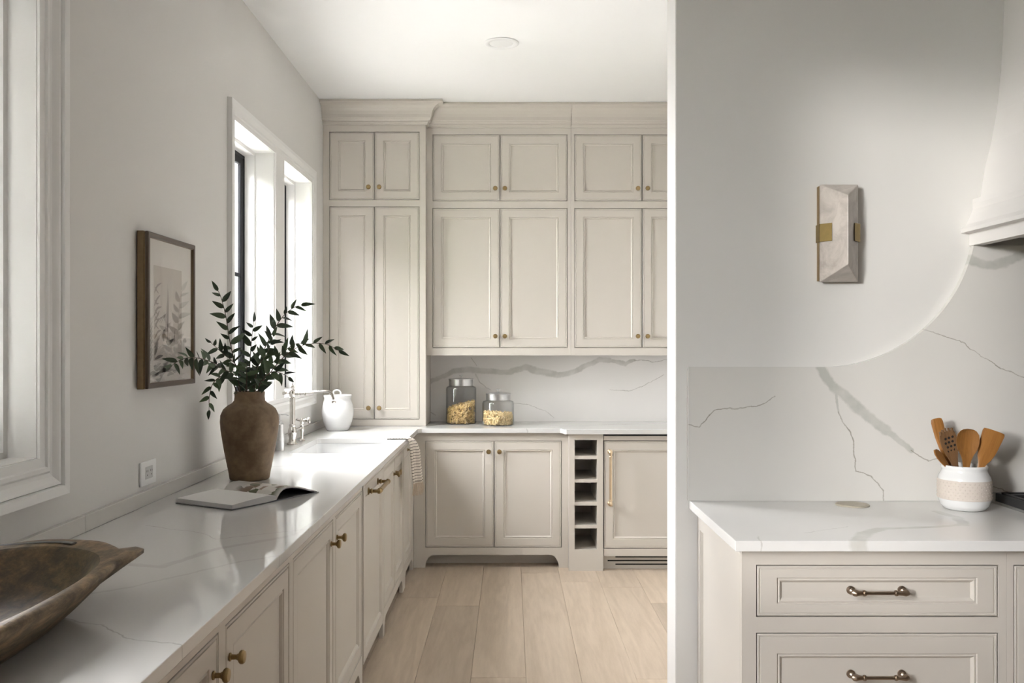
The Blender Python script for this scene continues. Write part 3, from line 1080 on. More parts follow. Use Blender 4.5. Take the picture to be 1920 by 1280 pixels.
# slab behind the cooker, with a swept shoulder on each side
R_ARC = 0.537
pts = [(0.624, ZT + 0.0005), (3.936, ZT + 0.0005), (3.936, 1.3836)]
cx2 = 3.46
A_TOP = math.acos((1.9206 - 1.8105) / R_ARC)
for k in range(0, 25):
    a = A_TOP * k / 24
    pts.append((cx2 - R_ARC * math.sin(a), 1.9206 - R_ARC * math.cos(a)))
for k in range(24, -1, -1):
    a = A_TOP * k / 24
    pts.append((1.100 + R_ARC * math.sin(a), 1.9206 - R_ARC * math.cos(a)))
pts.append((0.624, 1.3836))
tag(finish(prism(bmesh.new(), pts, 3.18, YP - 0.0005), 'backsplash', 'quartz_right'), 'veined quartz backsplash with a swept curved shoulder behind the utensil crock', 'backsplash')

# ------------------------------------------------------------------ sink
sk = empty('sink', ((SK[0] + SK[1]) / 2, (SK[2] + SK[3]) / 2, 0.69), 0, 'white undermount sink set into the worktop below the window', 'sink')
bm = bmesh.new()
hw, hl = (SK[1] - SK[0]) / 2 + 0.004, (SK[3] - SK[2]) / 2 + 0.004
loops = []
for dx, z, r in ((0.025, 0.193, 0.04), (0.0, 0.193, 0.03), (0.0, 0.18, 0.03), (-0.008, 0.03, 0.04), (-0.03, 0.0085, 0.05), (-0.10, 0.004, 0.05)):
    loops.append([bm.verts.new((x, y, z)) for x, y in round_rect(-hw - dx, hw + dx, -hl - dx, hl + dx, r)])
for a, c in zip(loops[:-1], loops[1:]):
    for i in range(len(a)):
        j = (i + 1) % len(a)
        bm.faces.new((a[i], a[j], c[j], c[i]))
bm.faces.new(loops[-1])
finish(bm, 'basin', 'white', sk, smooth=True, sharp=50)
finish(lathe(bmesh.new(), [(0.045, 0.0045), (0.045, 0.0065), (0.03, 0.007), (0.025, 0.005)], 24), 'drain', 'nickel', sk, smooth=True, sharp=40)

# ------------------------------------------------------------------ tap, with side valve
tp = empty('kitchen_tap', (-1.195, 4.97, ZT), 0, 'polished nickel kitchen tap with long spout reaching over the sink', 'tap')
bm = lathe(bmesh.new(), [(0.030, 0), (0.030, 0.004), (0.024, 0.008), (0.022, 0.012), (0.0185, 0.022), (0.0175, 0.034), (0.023, 0.055), (0.0245, 0.068), (0.023, 0.082),
                         (0.0165, 0.098), (0.0175, 0.102), (0.0175, 0.108), (0.0145, 0.112), (0.0145, 0.245), (0.015, 0.249), (0.015, 0.256), (0.012, 0.26)], 24)
finish(bm, 'column', 'nickel', tp, smooth=True, sharp=35)
bm = lathe(bmesh.new(), [(0.012, 0.26), (0.018, 0.268), (0.0195, 0.281), (0.018, 0.293), (0.010, 0.300), (0.007, 0.306), (0.010, 0.312), (0.0095, 0.320), (0.005, 0.326), (0.004, 0.330), (0.0055, 0.334), (0.002, 0.339)], 20)
finish(bm, 'finial', 'nickel', tp, smooth=True, sharp=40)
bm = bmesh.new()
tube(bm, smooth_path([(0.012, 0, 0.281), (0.06, 0, 0.283), (0.12, 0, 0.288), (0.185, 0, 0.291), (0.208, 0, 0.286), (0.220, 0, 0.268), (0.226, 0, 0.246)], 5), 0.0085, 14)
for x, w_, r in ((0.022, 0.008, 0.013), (0.040, 0.006, 0.0125), (0.066, 0.008, 0.0135)):
    lathe(bm, [(0.009, 0), (r, 0.002), (r, w_ - 0.002), (0.009, w_)], 16, c=(x, 0, 0.2825), axis='x')
lathe(bm, [(0.009, 0.240), (0.0135, 0.238), (0.0135, 0.230), (0.011, 0.226)], 16, c=(0.227, 0, 0))
finish(bm, 'spout', 'nickel', tp, smooth=True, sharp=40)
bm = lathe(bmesh.new(), [(0.0095, 0.0), (0.0095, 0.02), (0.005, 0.024), (0.004, 0.034), (0.006, 0.038), (0.003, 0.043)], 14, c=(-0.055, 0, 0.281), axis='x')
finish(bm, 'tail', 'nickel', tp, smooth=True, sharp=40)
# valve body bracketed onto the column
bm = lathe(bmesh.new(), [(0.021, 0.0), (0.021, 0.003), (0.015, 0.007), (0.0085, 0.013), (0.0085, 0.05), (0.0115, 0.056), (0.0125, 0.07), (0.0105, 0.082), (0.012, 0.085), (0.012, 0.092),
                         (0.009, 0.096), (0.0125, 0.110), (0.0125, 0.118), (0.008, 0.126), (0.004, 0.132)], 20, c=(0.008, 0.19, 0))
finish(bm, 'valve', 'nickel', tp, smooth=True, sharp=35)
bm = bmesh.new()
tube(bm, [(0.0, 0.0, 0.075), (0.004, 0.19, 0.075)], 0.007, 12)
finish(bm, 'bridge', 'nickel', tp, smooth=True, sharp=40)
bm = bmesh.new()
lathe(bm, [(0.007, 0), (0.007, 0.018), (0.011, 0.020), (0.011, 0.024), (0.006, 0.027), (0.006, 0.03), (0.017, 0.033), (0.0185, 0.037), (0.0185, 0.043), (0.015, 0.046), (0.006, 0.047)], 18, c=(0.01, 0.19, 0.116), axis='x')
tube(bm, [(0.012, 0.19, 0.112), (-0.014, 0.19, 0.118), (-0.024, 0.19, 0.124)], [0.006, 0.005, 0.008], 12)
finish(bm, 'handle', 'nickel', tp, smooth=True, sharp=40)

sp_ = empty('soap_dispenser', (-1.194, 4.69, ZT), 0, 'slim brushed steel soap dispenser with pump beside the brown vase', 'soap dispenser')
finish(lathe(bmesh.new(), [(0.0235, 0), (0.0235, 0.136), (0.021, 0.139), (0.0125, 0.140), (0.0125, 0.155), (0.010, 0.157)], 24), 'bottle', 'steel', sp_, smooth=True, sharp=35)
bm = lathe(bmesh.new(), [(0.0045, 0.155), (0.0045, 0.182), (0.008, 0.183), (0.008, 0.190), (0.004, 0.192)], 14)
tube(bm, [(0, 0, 0.187), (0.03, 0.004, 0.187), (0.046, 0.006, 0.181)], [0.0045, 0.0038, 0.003], 10)
finish(bm, 'pump', 'steel', sp_, smooth=True, sharp=40)

# ------------------------------------------------------------------ white crock with loop-handled lid
cr = empty('ceramic_crock', (-1.105, 5.80, ZT + 0.0005), 0, 'white ceramic crock with flared rim in the worktop corner', 'crock')
bm = lathe(bmesh.new(), [(0.066, 0.0), (0.070, 0.004), (0.078, 0.02), (0.092, 0.058), (0.1005, 0.10), (0.1015, 0.125), (0.097, 0.160), (0.088, 0.185), (0.084, 0.196), (0.0845, 0.204),
                         (0.090, 0.218), (0.0905, 0.223), (0.088, 0.225), (0.083, 0.220), (0.078, 0.200), (0.088, 0.16), (0.09, 0.11), (0.07, 0.02), (0.06, 0.012)], 40)
finish(bm, 'body', 'white', cr, smooth=True, sharp=60)
ld = finish(lathe(bmesh.new(), [(0.0815, 0.214), (0.0815, 0.219), (0.06, 0.224), (0.02, 0.227), (0.004, 0.227)], 32), 'lid', 'white', cr, smooth=True, sharp=50)
bm = bmesh.new()
pp = [(0.024 * math.cos(t), 0, 0.236 + 0.020 * math.sin(t)) for t in [math.radians(a) for a in range(-50, 231, 20)]]
tube(bm, pp, 0.0052, 10)
finish(bm, 'loop_handle', 'white', ld, smooth=True, loc=(-0.004, 0, 0))

# ------------------------------------------------------------------ pasta canisters
def pasta_mesh(rng, R, h_fun, n, ln, r0):
    bm = bmesh.new()
    lathe(bm, [(R - 0.03, 0.006), (R - 0.03, h_fun(0, 0) * 0.75)], 24)
    for _ in range(n):
        a = rng.uniform(0, 2 * PI)
        top = rng.random() < 0.35
        if top:
            rr_ = R * math.sqrt(rng.random()) * 0.93
            x, y = rr_ * math.cos(a), rr_ * math.sin(a)
            z = h_fun(x, y) - rng.uniform(0, 0.02)
        else:
            rr_ = R - rng.uniform(0.006, 0.014)
            x, y = rr_ * math.cos(a), rr_ * math.sin(a)
            z = rng.uniform(0.008, max(0.012, h_fun(x, y)))
        d = Vector((rng.gauss(0, 1), rng.gauss(0, 1), rng.gauss(0, 1))).normalized()
        if not top:
            out = Vector((math.cos(a), math.sin(a), 0))
            d = (d - out * d.dot(out) * 0.8).normalized()
        s = d.cross(Vector((rng.gauss(0, 1), rng.gauss(0, 1), rng.gauss(0, 1)))).normalized() * ln * 0.22
        c = Vector((x, y, z))
        tube(bm, [c - d * ln / 2, c - d * ln / 6 + s, c + d * ln / 6 + s, c + d * ln / 2], r0, 5)
    for v in bm.verts:      # keep everything inside the glass
        q = math.hypot(v.co.x, v.co.y)
        if q > R:
            v.co.x *= R / q
            v.co.y *= R / q
        v.co.z = max(v.co.z, 0.0055)
    return bm


def canister(loc, R, h_body, r_lid, h_lid, h_knob, label, fill, mat, flabel, n, rng):
    c = empty('glass_canister', loc, 0, label, 'canister', None)
    prof = [(R - 0.006, 0.0), (R, 0.005), (R, h_body - 0.020), (R - 0.006, h_body - 0.007), (r_lid - 0.004, h_body), (r_lid - 0.004, h_body + 0.012),
            (r_lid - 0.007, h_body + 0.012), (r_lid - 0.007, h_body - 0.001), (R - 0.009, h_body - 0.010), (R - 0.004, h_body - 0.022), (R - 0.004, 0.0045), (0.004, 0.0045)]
    finish(lathe(bmesh.new(), prof, 40), 'glass_body', 'jar_glass', c, smooth=True, sharp=60)
    ld_ = finish(lathe(bmesh.new(), [(r_lid, h_body + 0.001), (r_lid, h_body + h_lid - 0.006), (r_lid + 0.003, h_body + h_lid - 0.004), (r_lid + 0.003, h_body + h_lid), (r_lid * 0.8, h_body + h_lid + 0.003), (0.004, h_body + h_lid + 0.004)], 36),
                 'lid', 'steel', c, smooth=True, sharp=35)
    zt = h_body + h_lid + 0.003
    finish(lathe(bmesh.new(), [(0.004, zt), (0.004, zt + h_knob - 0.006), (0.013, zt + h_knob - 0.005), (0.013, zt + h_knob - 0.001), (0.010, zt + h_knob)], 18), 'knob', 'steel', ld_, smooth=True, sharp=40)
    p = finish(pasta_mesh(rng, R - 0.0065, fill, n, 0.024, 0.0043), 'pasta', mat, loc=loc)
    tag(p, flabel, 'pasta', kind='stuff')


canister((-0.342, 6.29, ZT + 0.0005), 0.105, 0.262, 0.084, 0.048, 0.024, 'tall glass canister with steel lid holding pasta on the back worktop',
         lambda x, y: 0.128 + x * 0.28 + 0.06 * y, 'pasta', 'golden elbow pasta heaped at a slant in the tall canister', 620, random.Random(3))
canister((-0.0835, 6.17, ZT + 0.0005), 0.108, 0.170, 0.083, 0.046, 0.026, 'short wide glass canister with steel lid half full of pasta',
         lambda x, y: 0.084 - x * 0.05, 'pasta_b', 'pale elbow pasta lying level in the short canister', 520, random.Random(4))

# ------------------------------------------------------------------ towel over the worktop edge
tw = empty('tea_towel', (-0.60, 5.27, ZT), 0, 'cream striped tea towel with tasselled fringe hanging over the worktop edge', 'towel')
bm = bmesh.new()
uvl = bm.loops.layers.uv.new('UVMap')
path = [(-0.125, 0.004), (-0.09, 0.004), (-0.05, 0.005), (-0.02, 0.005), (0.004, 0.003), (0.014, -0.008), (0.017, -0.03), (0.019, -0.07), (0.022, -0.11), (0.025, -0.15), (0.029, -0.19), (0.033, -0.225), (0.036, -0.255)]
nw = 28
arc = [0.0]
for a, c in zip(path[:-1], path[1:]):
    arc.append(arc[-1] + math.hypot(c[0] - a[0], c[1] - a[1]))
gridv = []
for i, (px, pz) in enumerate(path):
    row = []
    t = i / (len(path) - 1)
    for j in range(nw + 1):
        s = j / nw
        hang = max(0.0, min(1.0, (i - 3) / 4))
        wid = 0.085 + 0.075 * (0.4 + 0.6 * t) * hang
        yy = (s - 0.5) * wid
        fold = (0.004 + 0.015 * hang) * (0.5 + 0.5 * math.sin(s * 3 * 2 * PI + 0.7 * t)) * (0.6 + 0.4 * math.sin(s * 11))
        if hang < 0.2:
            row.append(bm.verts.new((px, yy, pz + fold * 0.6)))
        else:
            row.append(bm.verts.new((px - 0.004 + fold * 0.8 + s * 0.05 * hang, yy * (1 - 0.35 * hang) + 0.012 * t * math.sin(s * 7), pz)))
    gridv.append(row)
for i in range(len(path) - 1):
    for j in range(nw):
        f = bm.faces.new((gridv[i][j], gridv[i][j + 1], gridv[i + 1][j + 1], gridv[i + 1][j]))
        for lp, (ii, jj) in zip(f.loops, ((i, j), (i, j + 1), (i + 1, j + 1), (i + 1, j))):
            lp[uvl].uv = (jj / nw * 0.2, arc[ii])
last = [v.co.copy() for v in gridv[-1]]
cl = finish(bm, 'cloth', 'towel', tw, smooth=True)
sd = cl.modifiers.new('thickness', 'SOLIDIFY')
sd.thickness = 0.003
sd.offset = 1.0
bm = bmesh.new()
rng = random.Random(9)
for j in range(nw * 3):
    p = last[j // 3].lerp(last[min(nw, j // 3 + 1)], (j % 3) / 3)
    q = p + Vector((rng.uniform(-0.008, 0.012), rng.uniform(-0.008, 0.008), -rng.uniform(0.055, 0.075)))
    mpt = (p + q) / 2 + Vector((rng.uniform(-0.006, 0.006), rng.uniform(-0.006, 0.006), 0))
    tube(bm, [p + Vector((0, 0, 0.004)), mpt, q], [0.0019, 0.0017, 0.0013], 5)
finish(bm, 'fringe', 'fringe', tw)['kind'] = 'stuff'

# ------------------------------------------------------------------ vase and branches
VX, VY = -1.064, 3.70
bm = lathe(bmesh.new(), [(0.074, 0.0), (0.079, 0.004), (0.083, 0.03), (0.091, 0.07), (0.100, 0.115), (0.1075, 0.16), (0.1135, 0.20), (0.1165, 0.235), (0.1145, 0.262), (0.104, 0.285),
                         (0.087, 0.300), (0.070, 0.310), (0.0615, 0.320), (0.0595, 0.335), (0.0605, 0.352), (0.0590, 0.357), (0.055, 0.357), (0.053, 0.335), (0.055, 0.315), (0.09, 0.28),
                         (0.104, 0.22), (0.09, 0.11), (0.07, 0.02), (0.03, 0.015)], 56)
tag(finish(bm, 'vase', 'clay', loc=(VX, VY, ZT + 0.0005), smooth=True, sharp=70), 'tall brown clay vase with narrow neck, filled with leafy branches', 'vase')


def leaf_mesh(L_, W_, bend):
    bm = bmesh.new()
    rows = []
    n = 8
    for i in range(n + 1):
        t = i / n
        w = W_ * (math.sin(PI * min(1, t ** 0.75)) ** 0.8) * (1 - 0.35 * t) if 0 < t < 1 else 0.0
        w = max(w, 0.0006)
        z = bend * t * t
        rows.append([bm.verts.new((-w / 2, t * L_, z + w * 0.18)), bm.verts.new((0, t * L_, z)), bm.verts.new((w / 2, t * L_, z + w * 0.18))])
    for a, c in zip(rows[:-1], rows[1:]):
        for i in range(2):
            bm.faces.new((a[i], a[i + 1], c[i + 1], c[i]))
    me = bpy.data.meshes.new('leaf')
    bm.to_mesh(me)
    bm.free()
    for p in me.polygons:
        p.use_smooth = True
    me.materials.append(M['leaf'])
    return me


LEAVES = [leaf_mesh(0.066, 0.026, -0.012), leaf_mesh(0.058, 0.025, -0.006), leaf_mesh(0.072, 0.027, -0.018), leaf_mesh(0.050, 0.022, 0.004)]


def branch(pts, label, rng, start=0.35, step=0.023, scale=1.0, group=None):
    """pts in world metres, first inside the vase; a stem mesh carrying its leaves"""
    base = Vector(pts[0])
    path = [p - base for p in smooth_path(pts, 8)]
    n = len(path)
    bm = tube(bmesh.new(), path, [0.0028 * (1 - 0.7 * i / (n - 1)) for i in range(n)], 6)
    st = finish(bm, 'branch', 'stem', loc=base, smooth=True)
    tag(st, label, 'branch', group)
    ln = [0.0]
    for a, c in zip(path[:-1], path[1:]):
        ln.append(ln[-1] + (c - a).length)
    tot = ln[-1]
    d = tot * start
    side = 1
    while d < tot + 1e-4:
        i = max(k for k in range(n) if ln[k] <= d + 1e-6)
        i = min(i, n - 2)
        p = path[i].lerp(path[i + 1], min(1, (d - ln[i]) / max(1e-6, ln[i + 1] - ln[i])))
        t = (path[i + 1] - path[i]).normalized()
        view = Vector((0.25, -1, 0.15)).normalized()
        sd_ = t.cross(view).normalized() * side
        ang = rng.uniform(0.55, 1.05)
        dirv = (t * math.cos(ang) + sd_ * math.sin(ang) + view * rng.uniform(-0.55, 0.55)).normalized()
        dirv.z -= 0.12
        dirv.normalize()
        if d > tot - step:
            dirv = t.copy()
        up = (view + Vector((rng.uniform(-0.7, 0.7), rng.uniform(-0.4, 0.4), rng.uniform(-0.3, 0.9)))).normalized()
        xx = dirv.cross(up).normalized()
        zz = xx.cross(dirv).normalized()
        R_ = Matrix((xx, dirv, zz)).transposed()
        o = bpy.data.objects.new('leaf', rng.choice(LEAVES))
        COL.objects.link(o)
        o.parent = st
        s = scale * rng.uniform(0.82, 1.12) * (0.8 if d > tot * 0.85 else 1.0)
        tip = base + p + dirv * 0.066 * s
        if tip.x < XW + 0.006:
            d += step * 0.5
            side = -side
            bpy.data.objects.remove(o)
            continue
        o.matrix_local = Matrix.Translation(p) @ R_.to_4x4() @ Matrix.Diagonal((s, s, s, 1))
        side = -side
        d += step * rng.uniform(0.85, 1.2)
    return st


rng = random.Random(21)


def vase_stem(mx, my, pts, label, **kw):
    p0 = (VX - mx * 0.6, VY - my * 0.6, ZT + 0.06)
    p1 = (VX + mx, VY + my, ZT + 0.357)
    branch([p0, p1] + pts, label, rng, **kw)


vase_stem(-0.012, -0.01, [(-1.105, 3.66, 1.365), (-1.12, 3.62, 1.475), (-1.13, 3.60, 1.575), (-1.145, 3.58, 1.655), (-1.162, 3.57, 1.690)], 'tallest leafy branch in the vase, rising against the window', start=0.52, step=0.021)
vase_stem(-0.035, -0.02, [(-1.13, 3.58, 1.365), (-1.155, 3.43, 1.405), (-1.165, 3.28, 1.415), (-1.17, 3.17, 1.40), (-1.172, 3.10, 1.375)], 'leafy branch reaching out in front of the picture frame', start=0.50, step=0.023, scale=0.9)
vase_stem(-0.045, -0.025, [(-1.135, 3.61, 1.335), (-1.15, 3.52, 1.318), (-1.148, 3.46, 1.270), (-1.14, 3.43, 1.215)], 'short leafy branch drooping down beside the vase, toward the outlet', start=0.62, step=0.024)
vase_stem(0.012, 0.0, [(-1.03, 3.70, 1.375), (-0.985, 3.70, 1.485), (-0.93, 3.70, 1.575), (-0.88, 3.70, 1.615), (-0.845, 3.70, 1.625)], 'arching leafy branch rising right of the tallest one, over the window sash', start=0.46, step=0.020)
vase_stem(0.040, -0.005, [(-0.98, 3.69, 1.345), (-0.905, 3.68, 1.425), (-0.83, 3.67, 1.462), (-0.75, 3.66, 1.465), (-0.685, 3.65, 1.435)], 'long leafy branch stretching over the tap toward the larder', start=0.45, step=0.021, scale=0.9)
vase_stem(0.042, -0.03, [(-0.99, 3.63, 1.325), (-0.94, 3.59, 1.355), (-0.89, 3.56, 1.345), (-0.855, 3.54, 1.325)], 'short leafy branch leaning low over the vase rim toward the sink', start=0.56, step=0.022)
vase_stem(-0.004, 0.012, [(-1.065, 3.71, 1.40), (-1.055, 3.70, 1.49), (-1.045, 3.69, 1.555)], 'upright leafy branch in the middle of the vase', start=0.52, step=0.019)
vase_stem(0.025, -0.02, [(-1.02, 3.66, 1.37), (-0.975, 3.64, 1.43), (-0.945, 3.62, 1.50)], 'leafy branch in the vase below the arching one', start=0.50, step=0.019)
vase_stem(-0.026, 0.0, [(-1.10, 3.66, 1.37), (-1.145, 3.60, 1.43), (-1.175, 3.54, 1.475)], 'leafy branch in the vase pointing at the picture frame', start=0.52, step=0.020)
vase_stem(0.0, -0.040, [(-1.055, 3.63, 1.33), (-1.04, 3.57, 1.365), (-1.02, 3.51, 1.385)], 'leafy branch at the front of the vase leaning forward', start=0.50, step=0.017)
vase_stem(-0.025, -0.038, [(-1.095, 3.62, 1.335), (-1.12, 3.55, 1.365), (-1.135, 3.48, 1.38)], 'leafy branch at the front of the vase beside the drooping one', start=0.50, step=0.018)
vase_stem(0.03, 0.02, [(-1.01, 3.74, 1.35), (-0.955, 3.77, 1.42), (-0.90, 3.79, 1.465), (-0.85, 3.80, 1.46)], 'leafy branch at the back of the vase behind the long one', start=0.48, step=0.019)

# ------------------------------------------------------------------ open book
bk = empty('open_book', (-0.815, 3.175, ZT + 0.0008), math.atan2(0.865, 0.50), 'open cookbook lying on the worktop in front of the vase', 'book')
# local x = page direction (right page +x), local y = along the spine
BL = 0.272


def sheet(prof_top, prof_bot, y0, y1, uv=False):
    bm = bmesh.new()
    uvl = bm.loops.layers.uv.new('UVMap')
    n = len(prof_top)
    t0 = [bm.verts.new((x, y0, z)) for x, z in prof_top]
    t1 = [bm.verts.new((x, y1, z)) for x, z in prof_top]
    b0 = [bm.verts.new((x, y0, z)) for x, z in prof_bot]
    b1 = [bm.verts.new((x, y1, z)) for x, z in prof_bot]
    for i in range(n - 1):
        f = bm.faces.new((t0[i], t0[i + 1], t1[i + 1], t1[i]))
        for lp, c in zip(f.loops, ((i, 0), (i + 1, 0), (i + 1, 1), (i, 1))):
            lp[uvl].uv = (c[1], c[0] / (n - 1))
        f = bm.faces.new((b0[i], b1[i], b1[i + 1], b0[i + 1]))
        bm.faces.new((t0[i], b0[i], b0[i + 1], t0[i + 1]))
        bm.faces.new((t1[i], t1[i + 1], b1[i + 1], b1[i]))
    bm.faces.new((t0[0], t1[0], b1[0], b0[0]))
    bm.faces.new((t0[-1], b0[-1], b1[-1], t1[-1]))
    return bm


lt_ = [(-0.205, 0.0165), (-0.18, 0.0185), (-0.14, 0.021), (-0.09, 0.0235), (-0.05, 0.025), (-0.025, 0.024), (-0.008, 0.018), (-0.001, 0.011)]
finish(sheet([(x, z) for x, z in lt_], [(x, 0.0035 + 0.35 * max(0, 0.05 + x) * 0.1) for x, z in lt_], 0.003, BL - 0.003), 'left_pages', 'page_edge', bk)
finish(sheet([(x, z + 0.0008) for x, z in lt_], [(x, z + 0.0001) for x, z in lt_], 0.0028, BL - 0.0028), 'left_top_page', 'paper', bk, smooth=False)
rt_ = [(0.001, 0.011), (0.006, 0.020), (0.016, 0.031), (0.030, 0.0385), (0.050, 0.042), (0.075, 0.041), (0.11, 0.034), (0.15, 0.022), (0.18, 0.0125), (0.204, 0.0055)]
finish(sheet([(x, z) for x, z in rt_], [(x, max(0.0034, z - 0.004)) for x, z in rt_], 0.003, BL - 0.003), 'right_pages', 'page_edge', bk)
finish(sheet([(x, z + 0.0008) for x, z in rt_], [(x, z + 0.0001) for x, z in rt_], 0.0028, BL - 0.0028), 'printed_page', 'print', bk, smooth=True)
finish(B(-0.2115, 0.2115, 0.0, BL, 0.0, 0.0033, bev=0.0008), 'cover', 'cover', bk)

# ------------------------------------------------------------------ dough bowl
bw = empty('dough_bowl', (-0.985, 1.58, ZT + 0.0008), 0, 'large weathered wooden dough bowl with pointed handles at the end of the worktop', 'bowl')
bm = bmesh.new()
NB = 72
ringsb = []


def bowl_ring(a_, b_, z, lug=0.0, wob=0.0):
    out = []
    for i in range(NB):
        t = 2 * PI * i / NB
        c, s = math.cos(t), math.sin(t)
        ex = 0.88
        x = a_ * math.copysign(abs(c) ** ex, c)
        y = b_ * math.copysign(abs(s) ** ex, s)
        zz = z + wob * math.sin(3 * t + 1)
        for t0 in (math.radians(40), math.radians(220)):
            dd = abs((t - t0 + PI) % (2 * PI) - PI)
            g = math.exp(-(dd / 0.125) ** 4) * lug
            x += g * math.cos(math.radians(38) + (PI if t0 > PI else 0)) * 0.040
            y += g * math.sin(math.radians(52) + (PI if t0 > PI else 0)) * 0.052
            zz += g * 0.004
        out.append((x, y, zz))
    return out


for a_, b_, z, lug, wob in ((0.02, 0.06, 0.0, 0, 0), (0.11, 0.28, 0.0, 0, 0), (0.128, 0.315, 0.012, 0, 0), (0.158, 0.365, 0.04, 0, 0), (0.188, 0.42, 0.070, 0.1, 0), (0.207, 0.455, 0.090, 0.7, 0.002),
                            (0.2135, 0.468, 0.099, 1.0, 0.002), (0.214, 0.469, 0.107, 1.0, 0.002), (0.210, 0.462, 0.111, 0.93, 0.002), (0.202, 0.44, 0.1125, 0.5, 0.002), (0.192, 0.385, 0.1115, 0.0, 0.002),
                            (0.186, 0.372, 0.107, 0, 0.002), (0.168, 0.345, 0.075, 0, 0), (0.14, 0.30, 0.04, 0, 0), (0.10, 0.24, 0.022, 0, 0), (0.03, 0.08, 0.018, 0, 0)):
    ringsb.append([bm.verts.new(p) for p in bowl_ring(a_, b_, z, lug, wob)])
for k, (a, c) in enumerate(zip(ringsb[:-1], ringsb[1:])):
    for i in range(NB):
        j = (i + 1) % NB
        f = bm.faces.new((a[i], a[j], c[j], c[i]))
        f.tag = k >= 10
bm.faces.new(ringsb[0])
bm.faces.new(ringsb[-1]).tag = True
for v in bm.verts:
    n_ = noise.noise(Vector((v.co.x * 12, v.co.y * 9, v.co.z * 20)))
    if v.co.z > 0.005:
        v.co += Vector((n_, n_ * 0.7, n_ * 0.5)) * 0.0035
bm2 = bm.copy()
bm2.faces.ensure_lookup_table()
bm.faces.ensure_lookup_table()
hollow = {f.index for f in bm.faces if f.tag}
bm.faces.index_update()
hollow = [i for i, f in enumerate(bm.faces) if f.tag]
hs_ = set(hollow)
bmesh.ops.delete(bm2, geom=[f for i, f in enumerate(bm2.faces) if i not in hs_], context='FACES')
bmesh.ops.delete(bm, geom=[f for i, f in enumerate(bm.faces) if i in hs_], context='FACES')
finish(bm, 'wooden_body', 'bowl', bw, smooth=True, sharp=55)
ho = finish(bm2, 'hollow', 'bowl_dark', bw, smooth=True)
for p_ in ho.data.polygons:
    if p_.normal.z < -0.05:
        ho.data.flip_normals()
        break
# iron repair strap along the far rim
bm = tube(bmesh.new(), [(-0.165, 0.335, 0.0), (-0.115, 0.385, 0.0), (-0.05, 0.415, 0.0), (0.0, 0.418, 0.0), (0.03, 0.405, 0.0)], 0.0075, 8)
bmesh.ops.scale(bm, verts=bm.verts[:], vec=(1, 1, 0.3))
bmesh.ops.translate(bm, verts=bm.verts[:], vec=(0, 0, 0.1135))
finish(bm, 'repair_strap', 'strap', bw)

# ------------------------------------------------------------------ framed picture on the left wall
pf = empty('picture_frame', (XW + 0.0045, 3.047, 1.312), PI / 2, 'framed ink wash print in antique bronze frame on the left wall', 'picture')
PW_, PH_ = 0.459, 0.534
bm = bmesh.new()
rings_xz(bm, 0, PW_, 0, PH_, [(0.001, -0.0005), (0, -0.002), (0, -0.022), (0.003, -0.024), (0.003, -0.027)])
finish(bm, 'frame_side', 'frame_side', pf)
bm = bmesh.new()
rings_xz(bm, 0, PW_, 0, PH_, [(0.003, -0.027), (0.001, -0.029), (0.001, -0.036), (0.004, -0.0385), (0.016, -0.0385), (0.019, -0.036)])
finish(bm, 'frame_face', 'frame_face', pf)
bm = bmesh.new()
rings_xz(bm, 0, PW_, 0, PH_, [(0.019, -0.036), (0.0195, -0.0255)])
finish(bm, 'frame_rebate', 'frame_side', pf)
finish(B(0.012, PW_ - 0.012, -0.026, -0.004, 0.012, PH_ - 0.012), 'mat_board', 'mat_board', pf)
AX0, AX1, AZ0, AZ1 = 0.078, 0.342, 0.095, 0.425
art = finish(B(AX0, AX1, -0.0267, -0.0261, AZ0, AZ1), 'art_print', 'art_paper', pf)


def strokes(name, mat, lst, y):
    bm = bmesh.new()
    for pts_, w in lst:
        pth = smooth_path([(p[0], 0, p[1]) for p in pts_], 5)
        n = len(pth)
        l_, r_ = [], []
        for i, p in enumerate(pth):
            t = (pth[min(i + 1, n - 1)] - pth[max(i - 1, 0)]).normalized()
            s = i / (n - 1)
            ww = w * (math.sin(PI * (0.08 + 0.9 * s)) ** 0.8) / 2
            nn = Vector((-t.z, 0, t.x)) * ww
            l_.append(bm.verts.new((p.x + nn.x, y, p.z + nn.z)))
            r_.append(bm.verts.new((p.x - nn.x, y, p.z - nn.z)))
        for i in range(n - 1):
            bm.faces.new((l_[i], r_[i], r_[i + 1], l_[i + 1]))
    return finish(bm, name, mat, art)


rg = random.Random(12)
reeds, dark, pale = [], [], []
for zz in (0.35, 0.305, 0.272, 0.25, 0.225, 0.19, 0.16):
    x0 = AX0 + 0.004
    reeds.append(([(x0, zz - 0.02), (x0 + rg.uniform(0.02, 0.03), zz + 0.004), (x0 + rg.uniform(0.045, 0.075), zz + rg.uniform(0.01, 0.022))], 0.009))
    if rg.random() < 0.7:
        reeds.append(([(x0 + 0.004, zz), (x0 + 0.02, zz - 0.012), (x0 + 0.04, zz - 0.012 + rg.uniform(-0.01, 0.01))], 0.006))
for xx, z0_, z1_ in ((0.195, 0.155, 0.37), (0.205, 0.17, 0.35), (0.183, 0.16, 0.30), (0.266, 0.155, 0.21)):
    reeds.append(([(xx, z0_), (xx + 0.004, (z0_ + z1_) / 2), (xx + 0.008, z1_)], 0.006))
for k in range(3):
    reeds.append(([(0.10 + 0.02 * k, 0.225), (0.14 + 0.02 * k, 0.245 + 0.006 * k), (0.20, 0.25 + 0.005 * k)], 0.004))
